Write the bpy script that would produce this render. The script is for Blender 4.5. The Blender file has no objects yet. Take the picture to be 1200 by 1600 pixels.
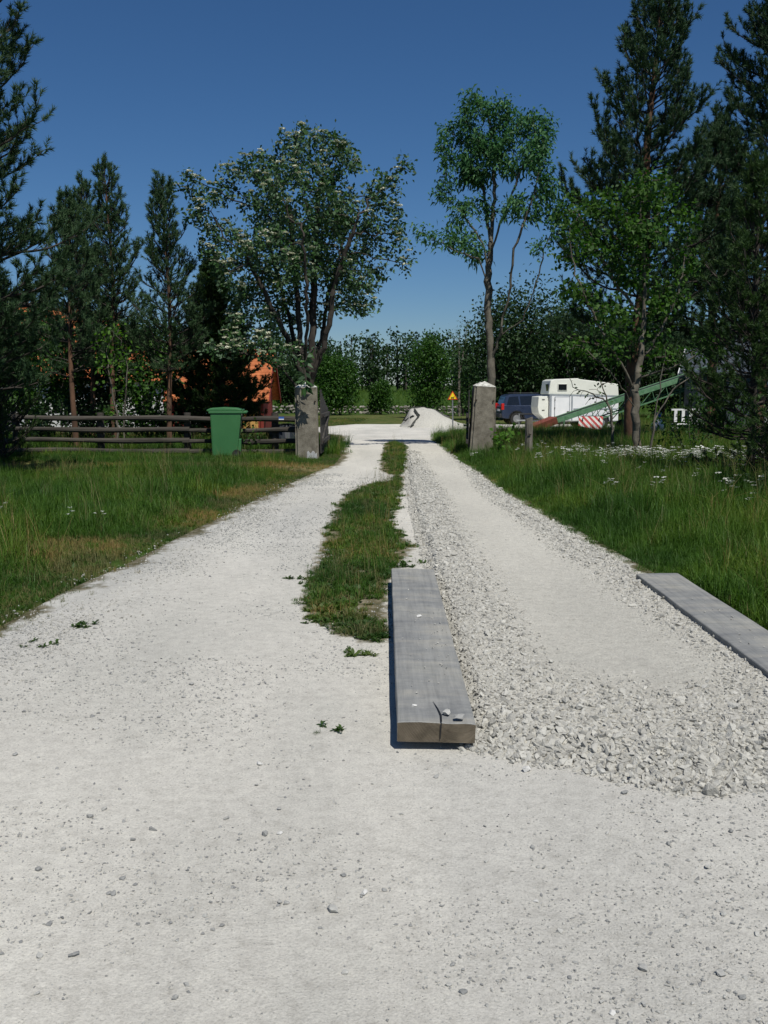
import bpy, bmesh, math, random
import numpy as np
from mathutils import Vector, Matrix, noise as mnoise

R = math.radians
PI = math.pi
SC = bpy.context.scene
COL = SC.collection
rng = np.random.default_rng(11)
random.seed(11)

# ------------------------------------------------------------------ camera, sky, sun, exposure
CAMH, FPX = 1.55, 1556.0
PITCH = math.atan(196 / FPX)
cd = bpy.data.cameras.new('camera')
cam = bpy.data.objects.new('camera', cd)
COL.objects.link(cam)
cam.location = (0, 0, CAMH)
cam.rotation_euler = (PI / 2 - PITCH, 0, 0)
cd.sensor_fit = 'VERTICAL'
cd.sensor_height = 24
cd.lens = 24 * FPX / 1600
cd.clip_start, cd.clip_end = 0.1, 5000
SC.camera = cam

SUN_EL, SUN_AZ = R(58), R(157)            # azimuth clockwise from +Y
w = bpy.data.worlds.new('World')
SC.world = w
w.use_nodes = True
nt = w.node_tree
nt.nodes.clear()
sky = nt.nodes.new('ShaderNodeTexSky')
sky.sky_type = 'NISHITA'
sky.sun_disc = False
sky.sun_elevation = SUN_EL
sky.sun_rotation = SUN_AZ
sky.altitude = 2000
sky.air_density = 1.2
sky.dust_density = 0.5
sky.ozone_density = 10
bg = nt.nodes.new('ShaderNodeBackground')
bg.inputs[1].default_value = 0.058
wo = nt.nodes.new('ShaderNodeOutputWorld')
hs = nt.nodes.new('ShaderNodeHueSaturation')
hs.inputs['Saturation'].default_value = 1.09
nt.links.new(sky.outputs[0], hs.inputs['Color'])
nt.links.new(hs.outputs[0], bg.inputs[0])
nt.links.new(bg.outputs[0], wo.inputs[0])

sd = bpy.data.lights.new('sun', 'SUN')
sd.energy = 4.0
sd.angle = R(0.5)
sd.color = (1.0, 0.965, 0.90)
so = bpy.data.objects.new('sun', sd)
COL.objects.link(so)
sv = Vector((math.sin(SUN_AZ) * math.cos(SUN_EL), math.cos(SUN_AZ) * math.cos(SUN_EL), math.sin(SUN_EL)))
so.rotation_euler = sv.to_track_quat('Z', 'Y').to_euler()
so.location = (20, -5, 30)

SC.view_settings.view_transform = 'Standard'
SC.view_settings.look = 'None'
SC.view_settings.exposure = 0.12
SC.view_settings.gamma = 1.0
SC.view_settings.use_curve_mapping = False
SC.render.engine = 'CYCLES'
SC.cycles.max_bounces = 6
SC.cycles.transparent_max_bounces = 6
SC.cycles.use_denoising = True

# ------------------------------------------------------------------ land form
def sstep(a, b, x):
    t = np.clip((x - a) / (b - a), 0, 1)
    return t * t * (3 - 2 * t)

def zt(x, y):
    """height of the land"""
    y = np.asarray(y, float)
    return -0.58 * sstep(24, 52, y) - 0.28 * sstep(52, 90, y) + 1.75 * sstep(95, 160, y) + 1.2 * sstep(160, 400, y)

def ray(px, py):
    u, v = (px - 600) / FPX, (800 - py) / FPX
    c, s = math.cos(PITCH), math.sin(PITCH)
    return u, c + v * s, -s + v * c

def P(px, py, d):
    """a point of the place at distance d along +Y"""
    a, b, c = ray(px, py)
    return np.array((a / b * d, d, CAMH + c / b * d))

def XA(px, d):
    return (px - 600) / FPX * d * 1.008

def gz(x, y):
    return float(zt(x, y))

# ------------------------------------------------------------------ materials
def new_mat(name):
    m = bpy.data.materials.new(name)
    m.use_nodes = True
    t = m.node_tree
    t.nodes.clear()
    o = t.nodes.new('ShaderNodeOutputMaterial')
    return m, t, o

def N(t, typ, **kw):
    n = t.nodes.new(typ)
    for k, v in kw.items():
        if k.startswith('i_'):
            n.inputs[k[2:].replace('_', ' ')].default_value = v
        else:
            setattr(n, k, v)
    return n

def c4(c):
    return (c[0], c[1], c[2], 1)

def ramp(t, stops):
    r = t.nodes.new('ShaderNodeValToRGB')
    e = r.color_ramp.elements
    while len(e) > 1:
        e.remove(e[-1])
    e[0].position, e[0].color = stops[0][0], c4(stops[0][1])
    for p, c in stops[1:]:
        x = e.new(p)
        x.color = c4(c)
    return r

def plain(name, c1, c2=None, scale=6.0, rough=0.7, bump=0.15, bscale=40.0, metallic=0.0, stretch=(1, 1, 1), spec=0.3, detail=5):
    """two-tone noise colour with fine relief"""
    m, t, o = new_mat(name)
    b = N(t, 'ShaderNodeBsdfPrincipled')
    b.inputs['Roughness'].default_value = rough
    b.inputs['Metallic'].default_value = metallic
    b.inputs['Specular IOR Level'].default_value = spec
    tc = N(t, 'ShaderNodeTexCoord')
    mp = N(t, 'ShaderNodeMapping')
    mp.inputs['Scale'].default_value = stretch
    t.links.new(tc.outputs['Object'], mp.inputs[0])
    n1 = N(t, 'ShaderNodeTexNoise', i_Scale=scale, i_Detail=detail, i_Roughness=0.62)
    t.links.new(mp.outputs[0], n1.inputs['Vector'])
    rp = ramp(t, [(0.32, c1), (0.68, c2 or c1)])
    t.links.new(n1.outputs[0], rp.inputs[0])
    t.links.new(rp.outputs[0], b.inputs['Base Color'])
    if bump:
        n2 = N(t, 'ShaderNodeTexNoise', i_Scale=bscale, i_Detail=4.0)
        t.links.new(mp.outputs[0], n2.inputs['Vector'])
        bp = N(t, 'ShaderNodeBump', i_Strength=bump, i_Distance=0.02)
        t.links.new(n2.outputs[0], bp.inputs['Height'])
        t.links.new(bp.outputs[0], b.inputs['Normal'])
    t.links.new(b.outputs[0], o.inputs[0])
    return m

def leafmat(name, c1, c2, back=None, trans=0.3, rough=0.55, spec=0.25, inst=False, patch=True):
    """leaf: colour varies leaf by leaf; some light passes through"""
    m, t, o = new_mat(name)
    g = N(t, 'ShaderNodeNewGeometry')
    rp = ramp(t, [(0.0, c1), (1.0, c2)])
    if inst:
        oi = N(t, 'ShaderNodeObjectInfo')
        mx0 = N(t, 'ShaderNodeMath', operation='MULTIPLY_ADD')
        mx0.inputs[1].default_value = 0.55
        t.links.new(oi.outputs['Random'], mx0.inputs[0])
        m2 = N(t, 'ShaderNodeMath', operation='MULTIPLY')
        m2.inputs[1].default_value = 0.45
        t.links.new(g.outputs['Random Per Island'], m2.inputs[0])
        t.links.new(m2.outputs[0], mx0.inputs[2])
        t.links.new(mx0.outputs[0], rp.inputs[0])
    else:
        t.links.new(g.outputs['Random Per Island'], rp.inputs[0])
    col = rp.outputs[0]
    if inst and patch:
        pn = N(t, 'ShaderNodeTexNoise', i_Scale=0.7, i_Detail=4.0)
        t.links.new(g.outputs['Position'], pn.inputs['Vector'])
        pr = ramp(t, [(0.36, (0.62, 0.72, 0.8)), (0.5, (1, 1, 1)), (0.66, (1.75, 1.28, 1.25))])
        t.links.new(pn.outputs[0], pr.inputs[0])
        pm = N(t, 'ShaderNodeMixRGB', blend_type='MULTIPLY')
        pm.inputs[0].default_value = 1
        t.links.new(col, pm.inputs[1]); t.links.new(pr.outputs[0], pm.inputs[2])
        col = pm.outputs[0]
    if back:
        mx = N(t, 'ShaderNodeMixRGB')
        mx.inputs[2].default_value = c4(back)
        t.links.new(g.outputs['Backfacing'], mx.inputs[0])
        t.links.new(col, mx.inputs[1])
        col = mx.outputs[0]
    b = N(t, 'ShaderNodeBsdfPrincipled')
    b.inputs['Roughness'].default_value = rough
    b.inputs['Specular IOR Level'].default_value = spec
    t.links.new(col, b.inputs['Base Color'])
    tr = N(t, 'ShaderNodeBsdfTranslucent')
    hs = N(t, 'ShaderNodeHueSaturation')
    hs.inputs['Saturation'].default_value = 1.15
    hs.inputs['Value'].default_value = 1.3
    t.links.new(col, hs.inputs['Color'])
    t.links.new(hs.outputs[0], tr.inputs[0])
    ms = N(t, 'ShaderNodeMixShader')
    ms.inputs[0].default_value = trans
    t.links.new(b.outputs[0], ms.inputs[1])
    t.links.new(tr.outputs[0], ms.inputs[2])
    t.links.new(ms.outputs[0], o.inputs[0])
    return m

M = {}
M['bark_pine'] = plain('bark_pine', (0.07, 0.042, 0.028), (0.17, 0.092, 0.055), 5, 0.95, 0.6, 18, stretch=(1, 1, .35))
M['bark_dark'] = plain('bark_dark', (0.024, 0.020, 0.017), (0.070, 0.060, 0.049), 5, 0.95, 0.6, 20, stretch=(1, 1, .35))
M['bark_grey'] = plain('bark_grey', (0.070, 0.060, 0.046), (0.18, 0.165, 0.13), 6, 0.95, 0.5, 22, stretch=(1, 1, .5))
M['needle'] = leafmat('needle', (0.020, 0.052, 0.022), (0.058, 0.105, 0.040), trans=0.12, rough=0.6)
M['needle_young'] = leafmat('needle_young', (0.030, 0.070, 0.028), (0.075, 0.130, 0.052), trans=0.15, rough=0.6)
M['needle_dark'] = leafmat('needle_dark', (0.020, 0.052, 0.013), (0.058, 0.105, 0.026), trans=0.2, rough=0.6)
M['leaf_beam'] = leafmat('leaf_beam', (0.024, 0.072, 0.020), (0.066, 0.135, 0.036), back=(0.085, 0.14, 0.075), trans=0.2)
M['leaf_ash'] = leafmat('leaf_ash', (0.036, 0.110, 0.036), (0.085, 0.19, 0.068), trans=0.3)
M['leaf_oak'] = leafmat('leaf_oak', (0.022, 0.070, 0.012), (0.070, 0.145, 0.024), trans=0.35)
M['leaf_mid'] = leafmat('leaf_mid', (0.022, 0.070, 0.012), (0.060, 0.135, 0.020), trans=0.3)
M['leaf_far'] = leafmat('leaf_far', (0.020, 0.055, 0.014), (0.045, 0.100, 0.022), trans=0.25)
M['leaf_dark'] = leafmat('leaf_dark', (0.012, 0.035, 0.010), (0.034, 0.070, 0.018), trans=0.2)
M['leaf_bright'] = leafmat('leaf_bright', (0.045, 0.13, 0.015), (0.12, 0.24, 0.035), trans=0.4)
M['petal'] = leafmat('petal', (0.48, 0.50, 0.36), (0.70, 0.70, 0.55), trans=0.2)
M['grass'] = leafmat('grass', (0.028, 0.078, 0.009), (0.090, 0.180, 0.022), trans=0.3, inst=True)
M['grass_dry'] = leafmat('grass_dry', (0.10, 0.12, 0.03), (0.22, 0.19, 0.075), trans=0.25, inst=True)
M['weed'] = leafmat('weed', (0.030, 0.070, 0.014), (0.075, 0.125, 0.030), trans=0.25, inst=True)
M['umbel'] = leafmat('umbel', (0.6, 0.62, 0.55), (0.8, 0.8, 0.76), trans=0.3, inst=True, patch=False)
M['concrete'] = plain('concrete', (0.115, 0.102, 0.078), (0.25, 0.228, 0.18), 7, 0.92, 0.5, 60, detail=9)
M['lichen'] = plain('lichen', (0.28, 0.27, 0.23), (0.75, 0.75, 0.70), 16, 0.95, 0.5, 60, detail=6)
M['old_wood'] = plain('old_wood', (0.030, 0.027, 0.022), (0.090, 0.080, 0.066), 7, 0.9, 0.5, 30, stretch=(.15, 1, 1))
M['gate_wood'] = plain('gate_wood', (0.030, 0.028, 0.026), (0.085, 0.078, 0.07), 8, 0.9, 0.5, 30, stretch=(1, 1, .12))
M['post_wood'] = plain('post_wood', (0.09, 0.08, 0.065), (0.22, 0.20, 0.165), 8, 0.9, 0.5, 30, stretch=(1, 1, .15))
M['iron'] = plain('iron', (0.02, 0.018, 0.017), (0.06, 0.04, 0.03), 20, 0.7, 0.2, 60, metallic=0.5)
M['bin_green'] = plain('bin_green', (0.042, 0.150, 0.052), (0.052, 0.175, 0.062), 3, 0.42, 0.05, 200, spec=0.5)
M['rubber'] = plain('rubber', (0.012, 0.012, 0.012), (0.03, 0.03, 0.028), 12, 0.8, 0.1, 60)
M['steel'] = plain('steel', (0.30, 0.31, 0.31), (0.42, 0.43, 0.43), 9, 0.45, 0.05, 60, metallic=0.8)
M['sign_red'] = plain('sign_red', (0.55, 0.045, 0.02), (0.62, 0.055, 0.025), 5, 0.4, 0)
M['sign_yellow'] = plain('sign_yellow', (0.85, 0.62, 0.02), (0.90, 0.68, 0.03), 5, 0.4, 0)
M['black'] = plain('black', (0.012, 0.012, 0.012), (0.02, 0.02, 0.02), 5, 0.6, 0)
M['car_paint'] = plain('car_paint', (0.018, 0.028, 0.055), (0.024, 0.036, 0.068), 2, 0.22, 0, spec=0.6)
M['car_plastic'] = plain('car_plastic', (0.025, 0.026, 0.028), (0.04, 0.042, 0.045), 9, 0.6, 0.1, 90)
M['glass_dark'] = plain('glass_dark', (0.008, 0.010, 0.012), (0.012, 0.014, 0.016), 2, 0.06, 0, spec=0.7)
M['tail_red'] = plain('tail_red', (0.42, 0.015, 0.012), (0.50, 0.02, 0.015), 9, 0.2, 0, spec=0.6)
M['white_paint'] = plain('white_paint', (0.72, 0.73, 0.72), (0.80, 0.80, 0.79), 3, 0.4, 0.02, 60)
M['cream_paint'] = plain('cream_paint', (0.70, 0.71, 0.62), (0.78, 0.78, 0.69), 3, 0.4, 0.02, 60)
M['grey_trim'] = plain('grey_trim', (0.24, 0.27, 0.29), (0.32, 0.35, 0.37), 6, 0.5, 0)
M['green_paint'] = plain('green_paint', (0.06, 0.16, 0.075), (0.15, 0.28, 0.16), 7, 0.6, 0.1, 40)
M['rust_red'] = plain('rust_red', (0.17, 0.045, 0.03), (0.28, 0.085, 0.055), 7, 0.8, 0.2, 40)
M['blue_grey'] = plain('blue_grey', (0.045, 0.055, 0.068), (0.075, 0.09, 0.105), 3, 0.7, 0.1, 30)
M['wall_white'] = plain('wall_white', (0.60, 0.60, 0.58), (0.74, 0.74, 0.72), 3, 0.85, 0.1, 30)
M['roof_tile'] = plain('roof_tile', (0.34, 0.10, 0.035), (0.52, 0.17, 0.06), 5, 0.85, 0.3, 20)
M['red_wall'] = plain('red_wall', (0.15, 0.022, 0.015), (0.22, 0.035, 0.022), 5, 0.85, 0.3, 30, stretch=(1, 1, .2))
M['yellow_wood'] = plain('yellow_wood', (0.42, 0.22, 0.055), (0.58, 0.33, 0.10), 6, 0.7, 0.2, 30, stretch=(1, 1, .2))
M['tarp'] = plain('tarp', (0.010, 0.012, 0.010), (0.04, 0.042, 0.035), 9, 0.5, 0.4, 14)
M['drystone'] = plain('drystone', (0.14, 0.13, 0.11), (0.36, 0.34, 0.29), 2.5, 0.95, 0.4, 12)
M['navy'] = plain('navy', (0.010, 0.014, 0.02), (0.02, 0.026, 0.035), 6, 0.4, 0.05, 30)
M['blue_tag'] = plain('blue_tag', (0.03, 0.10, 0.36), (0.05, 0.14, 0.42), 6, 0.4, 0)

def stone_mat(name, c1, c2, inst=True):
    m, t, o = new_mat(name)
    b = N(t, 'ShaderNodeBsdfPrincipled')
    b.inputs['Roughness'].default_value = 0.95
    b.inputs['Specular IOR Level'].default_value = 0.15
    oi = N(t, 'ShaderNodeObjectInfo')
    rp = ramp(t, [(0.0, c1), (1.0, c2)])
    tc = N(t, 'ShaderNodeTexCoord')
    n1 = N(t, 'ShaderNodeTexNoise', i_Scale=3.0, i_Detail=6.0)
    t.links.new(tc.outputs['Object'], n1.inputs['Vector'])
    mx = N(t, 'ShaderNodeMath', operation='MULTIPLY_ADD')
    mx.inputs[1].default_value = 0.6
    t.links.new(n1.outputs[0], mx.inputs[0])
    mm = N(t, 'ShaderNodeMath', operation='MULTIPLY_ADD')
    mm.inputs[1].default_value = 0.75
    mm.inputs[2].default_value = -0.18
    t.links.new(oi.outputs['Random'], mm.inputs[0])
    t.links.new(mm.outputs[0], mx.inputs[2])
    t.links.new(mx.outputs[0], rp.inputs[0])
    t.links.new(rp.outputs[0], b.inputs['Base Color'])
    bp = N(t, 'ShaderNodeBump', i_Strength=0.4, i_Distance=0.05)
    n2 = N(t, 'ShaderNodeTexNoise', i_Scale=14.0, i_Detail=4.0)
    t.links.new(tc.outputs['Object'], n2.inputs['Vector'])
    t.links.new(n2.outputs[0], bp.inputs['Height'])
    t.links.new(bp.outputs[0], b.inputs['Normal'])
    t.links.new(b.outputs[0], o.inputs[0])
    return m

M['crushed'] = stone_mat('crushed', (0.33, 0.32, 0.285), (0.60, 0.585, 0.525))
M['pebble'] = stone_mat('pebble', (0.19, 0.195, 0.195), (0.58, 0.57, 0.52))
M['white_stone'] = stone_mat('white_stone', (0.62, 0.61, 0.57), (0.72, 0.71, 0.67))

def gravel_mat(name, tones, grain=1.0, soil=False, bump=0.5):
    """compacted crushed limestone: dust, grit and small chips; earth where the attribute soil says so"""
    m, t, o = new_mat(name)
    b = N(t, 'ShaderNodeBsdfPrincipled')
    b.inputs['Roughness'].default_value = 0.97
    b.inputs['Specular IOR Level'].default_value = 0.1
    tc = N(t, 'ShaderNodeTexCoord')
    L = lambda a, c: t.links.new(a, c)
    big = N(t, 'ShaderNodeTexNoise', i_Scale=0.55, i_Detail=6.0, i_Roughness=0.6)
    mp = N(t, 'ShaderNodeMapping')
    mp.inputs['Scale'].default_value = (1.5, 0.45, 1)
    L(tc.outputs['Object'], mp.inputs[0]); L(mp.outputs[0], big.inputs['Vector'])
    rp = ramp(t, [(0.30, tones[0]), (0.52, tones[1]), (0.72, tones[2])])
    L(big.outputs[0], rp.inputs[0])
    grit = N(t, 'ShaderNodeTexNoise', i_Scale=130.0 * grain, i_Detail=5.0, i_Roughness=0.75)
    L(tc.outputs['Object'], grit.inputs['Vector'])
    gr = ramp(t, [(0.30, (0.62, 0.62, 0.60)), (0.46, (0.93, 0.93, 0.92)), (0.58, (1.03, 1.03, 1.02)), (0.72, (1.14, 1.14, 1.13))])
    L(grit.outputs[0], gr.inputs[0])
    mu0 = N(t, 'ShaderNodeMixRGB', blend_type='MULTIPLY'); mu0.inputs[0].default_value = 1
    md = N(t, 'ShaderNodeTexNoise', i_Scale=16.0, i_Detail=8.0, i_Roughness=0.8)
    L(tc.outputs['Object'], md.inputs['Vector'])
    mr_ = ramp(t, [(0.32, (0.80, 0.79, 0.77)), (0.50, (0.99, 0.985, 0.97)), (0.66, (1.10, 1.095, 1.07))])
    L(md.outputs[0], mr_.inputs[0])
    L(rp.outputs[0], mu0.inputs[1]); L(mr_.outputs[0], mu0.inputs[2])
    mu = N(t, 'ShaderNodeMixRGB', blend_type='MULTIPLY'); mu.inputs[0].default_value = 1
    L(mu0.outputs[0], mu.inputs[1]); L(gr.outputs[0], mu.inputs[2])
    vo = N(t, 'ShaderNodeTexVoronoi', i_Scale=70.0 * grain); vo.inputs['Randomness'].default_value = 1
    L(tc.outputs['Object'], vo.inputs['Vector'])
    # sparse darker chips: a random cell value picks which cells are a chip
    sep = N(t, 'ShaderNodeSeparateColor'); L(vo.outputs['Color'], sep.inputs[0])
    gt = N(t, 'ShaderNodeMath', operation='GREATER_THAN'); gt.inputs[1].default_value = 0.88
    L(sep.outputs[0], gt.inputs[0])
    lt = N(t, 'ShaderNodeMath', operation='LESS_THAN'); lt.inputs[1].default_value = 0.22
    L(vo.outputs['Distance'], lt.inputs[0])
    chip = N(t, 'ShaderNodeMath', operation='MULTIPLY'); L(gt.outputs[0], chip.inputs[0]); L(lt.outputs[0], chip.inputs[1])
    cm = N(t, 'ShaderNodeMath', operation='MULTIPLY'); cm.inputs[1].default_value = 0.5
    L(chip.outputs[0], cm.inputs[0])
    mc = N(t, 'ShaderNodeMixRGB'); mc.inputs[2].default_value = (0.24, 0.245, 0.24, 1)
    L(cm.outputs[0], mc.inputs[0]); L(mu.outputs[0], mc.inputs[1])
    col = mc.outputs[0]
    if soil:
        at = N(t, 'ShaderNodeAttribute', attribute_name='soil')
        sn = N(t, 'ShaderNodeTexNoise', i_Scale=9.0, i_Detail=6.0)
        L(tc.outputs['Object'], sn.inputs['Vector'])
        sr = ramp(t, [(0.30, (0.055, 0.062, 0.028)), (0.5, (0.13, 0.115, 0.065)), (0.68, (0.27, 0.24, 0.17))])
        L(sn.outputs[0], sr.inputs[0])
        ms = N(t, 'ShaderNodeMath', operation='ADD'); ms.inputs[1].default_value = -0.5
        L(sn.outputs[0], ms.inputs[0])
        ma = N(t, 'ShaderNodeMath', operation='MULTIPLY_ADD'); ma.inputs[1].default_value = 1.2
        L(ms.outputs[0], ma.inputs[0]); L(at.outputs['Fac'], ma.inputs[2])
        st = N(t, 'ShaderNodeMapRange'); st.inputs['From Min'].default_value = 0.35; st.inputs['From Max'].default_value = 0.65
        L(ma.outputs[0], st.inputs[0])
        mz = N(t, 'ShaderNodeMixRGB')
        L(st.outputs[0], mz.inputs[0]); L(col, mz.inputs[1]); L(sr.outputs[0], mz.inputs[2])
        col = mz.outputs[0]
        # damp grey patches of finer grit
        ag = N(t, 'ShaderNodeAttribute', attribute_name='grey')
        mg = N(t, 'ShaderNodeMixRGB', blend_type='MULTIPLY'); mg.inputs[2].default_value = (0.78, 0.80, 0.835, 1)
        L(ag.outputs['Fac'], mg.inputs[0]); L(col, mg.inputs[1])
        col = mg.outputs[0]
    L(col, b.inputs['Base Color'])
    ad = N(t, 'ShaderNodeMath', operation='MULTIPLY_ADD'); ad.inputs[1].default_value = 0.6
    L(chip.outputs[0], ad.inputs[0]); L(grit.outputs[0], ad.inputs[2])
    fn = N(t, 'ShaderNodeTexNoise', i_Scale=58.0 * grain, i_Detail=6.0, i_Roughness=0.7)
    L(tc.outputs['Object'], fn.inputs['Vector'])
    ad2 = N(t, 'ShaderNodeMath', operation='MULTIPLY_ADD'); ad2.inputs[1].default_value = 0.9
    L(fn.outputs[0], ad2.inputs[0]); L(ad.outputs[0], ad2.inputs[2])
    bp = N(t, 'ShaderNodeBump', i_Strength=min(1.0, bump * 1.1), i_Distance=0.013)
    L(ad2.outputs[0], bp.inputs['Height']); L(bp.outputs[0], b.inputs['Normal'])
    L(b.outputs[0], o.inputs[0])
    return m

M['drive'] = gravel_mat('drive', ((0.51, 0.50, 0.46), (0.615, 0.595, 0.545), (0.70, 0.68, 0.62)), 1.0, True, 0.55)
M['layer'] = gravel_mat('layer', ((0.53, 0.515, 0.465), (0.61, 0.59, 0.53), (0.67, 0.65, 0.585)), 0.7, False, 0.8)
M['heap'] = gravel_mat('heap', ((0.42, 0.41, 0.375), (0.48, 0.47, 0.43), (0.54, 0.53, 0.48)), 0.25, False, 1.0)

def ground_mat():
    m, t, o = new_mat('turf')
    L = lambda a, c: t.links.new(a, c)
    b = N(t, 'ShaderNodeBsdfPrincipled'); b.inputs['Roughness'].default_value = 1; b.inputs['Specular IOR Level'].default_value = 0.05
    tc = N(t, 'ShaderNodeTexCoord')
    n1 = N(t, 'ShaderNodeTexNoise', i_Scale=0.9, i_Detail=8.0, i_Roughness=0.65); L(tc.outputs['Object'], n1.inputs['Vector'])
    n2 = N(t, 'ShaderNodeTexNoise', i_Scale=7.0, i_Detail=6.0, i_Roughness=0.7); L(tc.outputs['Object'], n2.inputs['Vector'])
    g = ramp(t, [(0.30, (0.030, 0.052, 0.012)), (0.55, (0.050, 0.092, 0.018)), (0.75, (0.085, 0.12, 0.032))]); L(n2.outputs[0], g.inputs[0])
    dr = ramp(t, [(0.30, (0.085, 0.088, 0.030)), (0.55, (0.19, 0.155, 0.070)), (0.75, (0.27, 0.225, 0.12))]); L(n2.outputs[0], dr.inputs[0])
    at = N(t, 'ShaderNodeAttribute', attribute_name='dry')
    ad = N(t, 'ShaderNodeMath', operation='ADD'); L(at.outputs['Fac'], ad.inputs[0]); L(n1.outputs[0], ad.inputs[1])
    mr = N(t, 'ShaderNodeMapRange'); mr.inputs['From Min'].default_value = 0.75; mr.inputs['From Max'].default_value = 1.15
    L(ad.outputs[0], mr.inputs[0])
    mx = N(t, 'ShaderNodeMixRGB'); L(mr.outputs[0], mx.inputs[0]); L(g.outputs[0], mx.inputs[1]); L(dr.outputs[0], mx.inputs[2])
    L(mx.outputs[0], b.inputs['Base Color'])
    bp = N(t, 'ShaderNodeBump', i_Strength=0.8, i_Distance=0.06); L(n2.outputs[0], bp.inputs['Height']); L(bp.outputs[0], b.inputs['Normal'])
    L(b.outputs[0], o.inputs[0])
    return m
M['turf'] = ground_mat()

def plank_mat():
    m, t, o = new_mat('weathered_plank')
    L = lambda a, c: t.links.new(a, c)
    b = N(t, 'ShaderNodeBsdfPrincipled'); b.inputs['Roughness'].default_value = 0.85; b.inputs['Specular IOR Level'].default_value = 0.2
    tc = N(t, 'ShaderNodeTexCoord')
    mp = N(t, 'ShaderNodeMapping'); mp.inputs['Scale'].default_value = (1, 0.045, 1); L(tc.outputs['Object'], mp.inputs[0])
    gr = N(t, 'ShaderNodeTexNoise', i_Scale=38.0, i_Detail=7.0, i_Roughness=0.75); L(mp.outputs[0], gr.inputs['Vector'])
    sp = N(t, 'ShaderNodeTexNoise', i_Scale=3.5, i_Detail=5.0, i_Roughness=0.6); L(tc.outputs['Object'], sp.inputs['Vector'])
    r1 = ramp(t, [(0.28, (0.190, 0.192, 0.186)), (0.55, (0.255, 0.257, 0.248)), (0.78, (0.30, 0.30, 0.288))]); L(gr.outputs[0], r1.inputs[0])
    r2 = ramp(t, [(0.34, (0.78, 0.79, 0.82)), (0.52, (1.0, 1.0, 1.0)), (0.70, (1.22, 1.19, 1.12))]); L(sp.outputs[0], r2.inputs[0])
    mu = N(t, 'ShaderNodeMixRGB', blend_type='MULTIPLY'); mu.inputs[0].default_value = 1; L(r1.outputs[0], mu.inputs[1]); L(r2.outputs[0], mu.inputs[2])
    mpb = N(t, 'ShaderNodeMapping'); mpb.inputs['Scale'].default_value = (0.6, 3.2, 1); L(tc.outputs['Object'], mpb.inputs[0])
    bn = N(t, 'ShaderNodeTexNoise', i_Scale=2.4, i_Detail=6.0, i_Roughness=0.7); L(mpb.outputs[0], bn.inputs['Vector'])
    r3 = ramp(t, [(0.32, (0.76, 0.78, 0.80)), (0.5, (1.0, 1.0, 0.99)), (0.66, (1.22, 1.18, 1.10))]); L(bn.outputs[0], r3.inputs[0])
    mub = N(t, 'ShaderNodeMixRGB', blend_type='MULTIPLY'); mub.inputs[0].default_value = 1; L(mu.outputs[0], mub.inputs[1]); L(r3.outputs[0], mub.inputs[2])
    mu = mub
    # pale gravel dust lying in patches
    du = N(t, 'ShaderNodeTexNoise', i_Scale=2.2, i_Detail=9.0, i_Roughness=0.75); L(tc.outputs['Object'], du.inputs['Vector'])
    dm = N(t, 'ShaderNodeMapRange'); dm.inputs['From Min'].default_value = 0.55; dm.inputs['From Max'].default_value = 0.85; dm.inputs['To Max'].default_value = 0.55
    L(du.outputs[0], dm.inputs[0])
    mx = N(t, 'ShaderNodeMixRGB'); mx.inputs[2].default_value = (0.44, 0.43, 0.39, 1); L(dm.outputs[0], mx.inputs[0]); L(mu.outputs[0], mx.inputs[1])
    L(mx.outputs[0], b.inputs['Base Color'])
    bp = N(t, 'ShaderNodeBump', i_Strength=0.35, i_Distance=0.006); L(gr.outputs[0], bp.inputs['Height']); L(bp.outputs[0], b.inputs['Normal'])
    L(b.outputs[0], o.inputs[0])
    return m
M['plank'] = plank_mat()

def endgrain_mat():
    m, t, o = new_mat('end_grain')
    L = lambda a, c: t.links.new(a, c)
    b = N(t, 'ShaderNodeBsdfPrincipled'); b.inputs['Roughness'].default_value = 0.95; b.inputs['Specular IOR Level'].default_value = 0.1
    tc = N(t, 'ShaderNodeTexCoord')
    mp = N(t, 'ShaderNodeMapping'); mp.inputs['Location'].default_value = (-0.1, 0, 0.32); mp.inputs['Scale'].default_value = (1, 0.01, 1)
    L(tc.outputs['Object'], mp.inputs[0])
    wv = N(t, 'ShaderNodeTexWave', wave_type='RINGS', rings_direction='Y'); wv.inputs['Scale'].default_value = 60; wv.inputs['Distortion'].default_value = 2.5; wv.inputs['Detail'].default_value = 3
    L(mp.outputs[0], wv.inputs['Vector'])
    n = N(t, 'ShaderNodeTexNoise', i_Scale=14.0, i_Detail=6.0); L(tc.outputs['Object'], n.inputs['Vector'])
    r1 = ramp(t, [(0.2, (0.125, 0.102, 0.072)), (0.8, (0.195, 0.165, 0.122))]); L(wv.outputs['Fac'], r1.inputs[0])
    r2 = ramp(t, [(0.35, (0.62, 0.62, 0.62)), (0.65, (1.1, 1.1, 1.1))]); L(n.outputs[0], r2.inputs[0])
    mu = N(t, 'ShaderNodeMixRGB', blend_type='MULTIPLY'); mu.inputs[0].default_value = 1; L(r1.outputs[0], mu.inputs[1]); L(r2.outputs[0], mu.inputs[2])
    L(mu.outputs[0], b.inputs['Base Color'])
    bp = N(t, 'ShaderNodeBump', i_Strength=0.6, i_Distance=0.006); L(wv.outputs['Fac'], bp.inputs['Height']); L(bp.outputs[0], b.inputs['Normal'])
    L(b.outputs[0], o.inputs[0])
    return m
M['end_grain'] = endgrain_mat()

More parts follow.
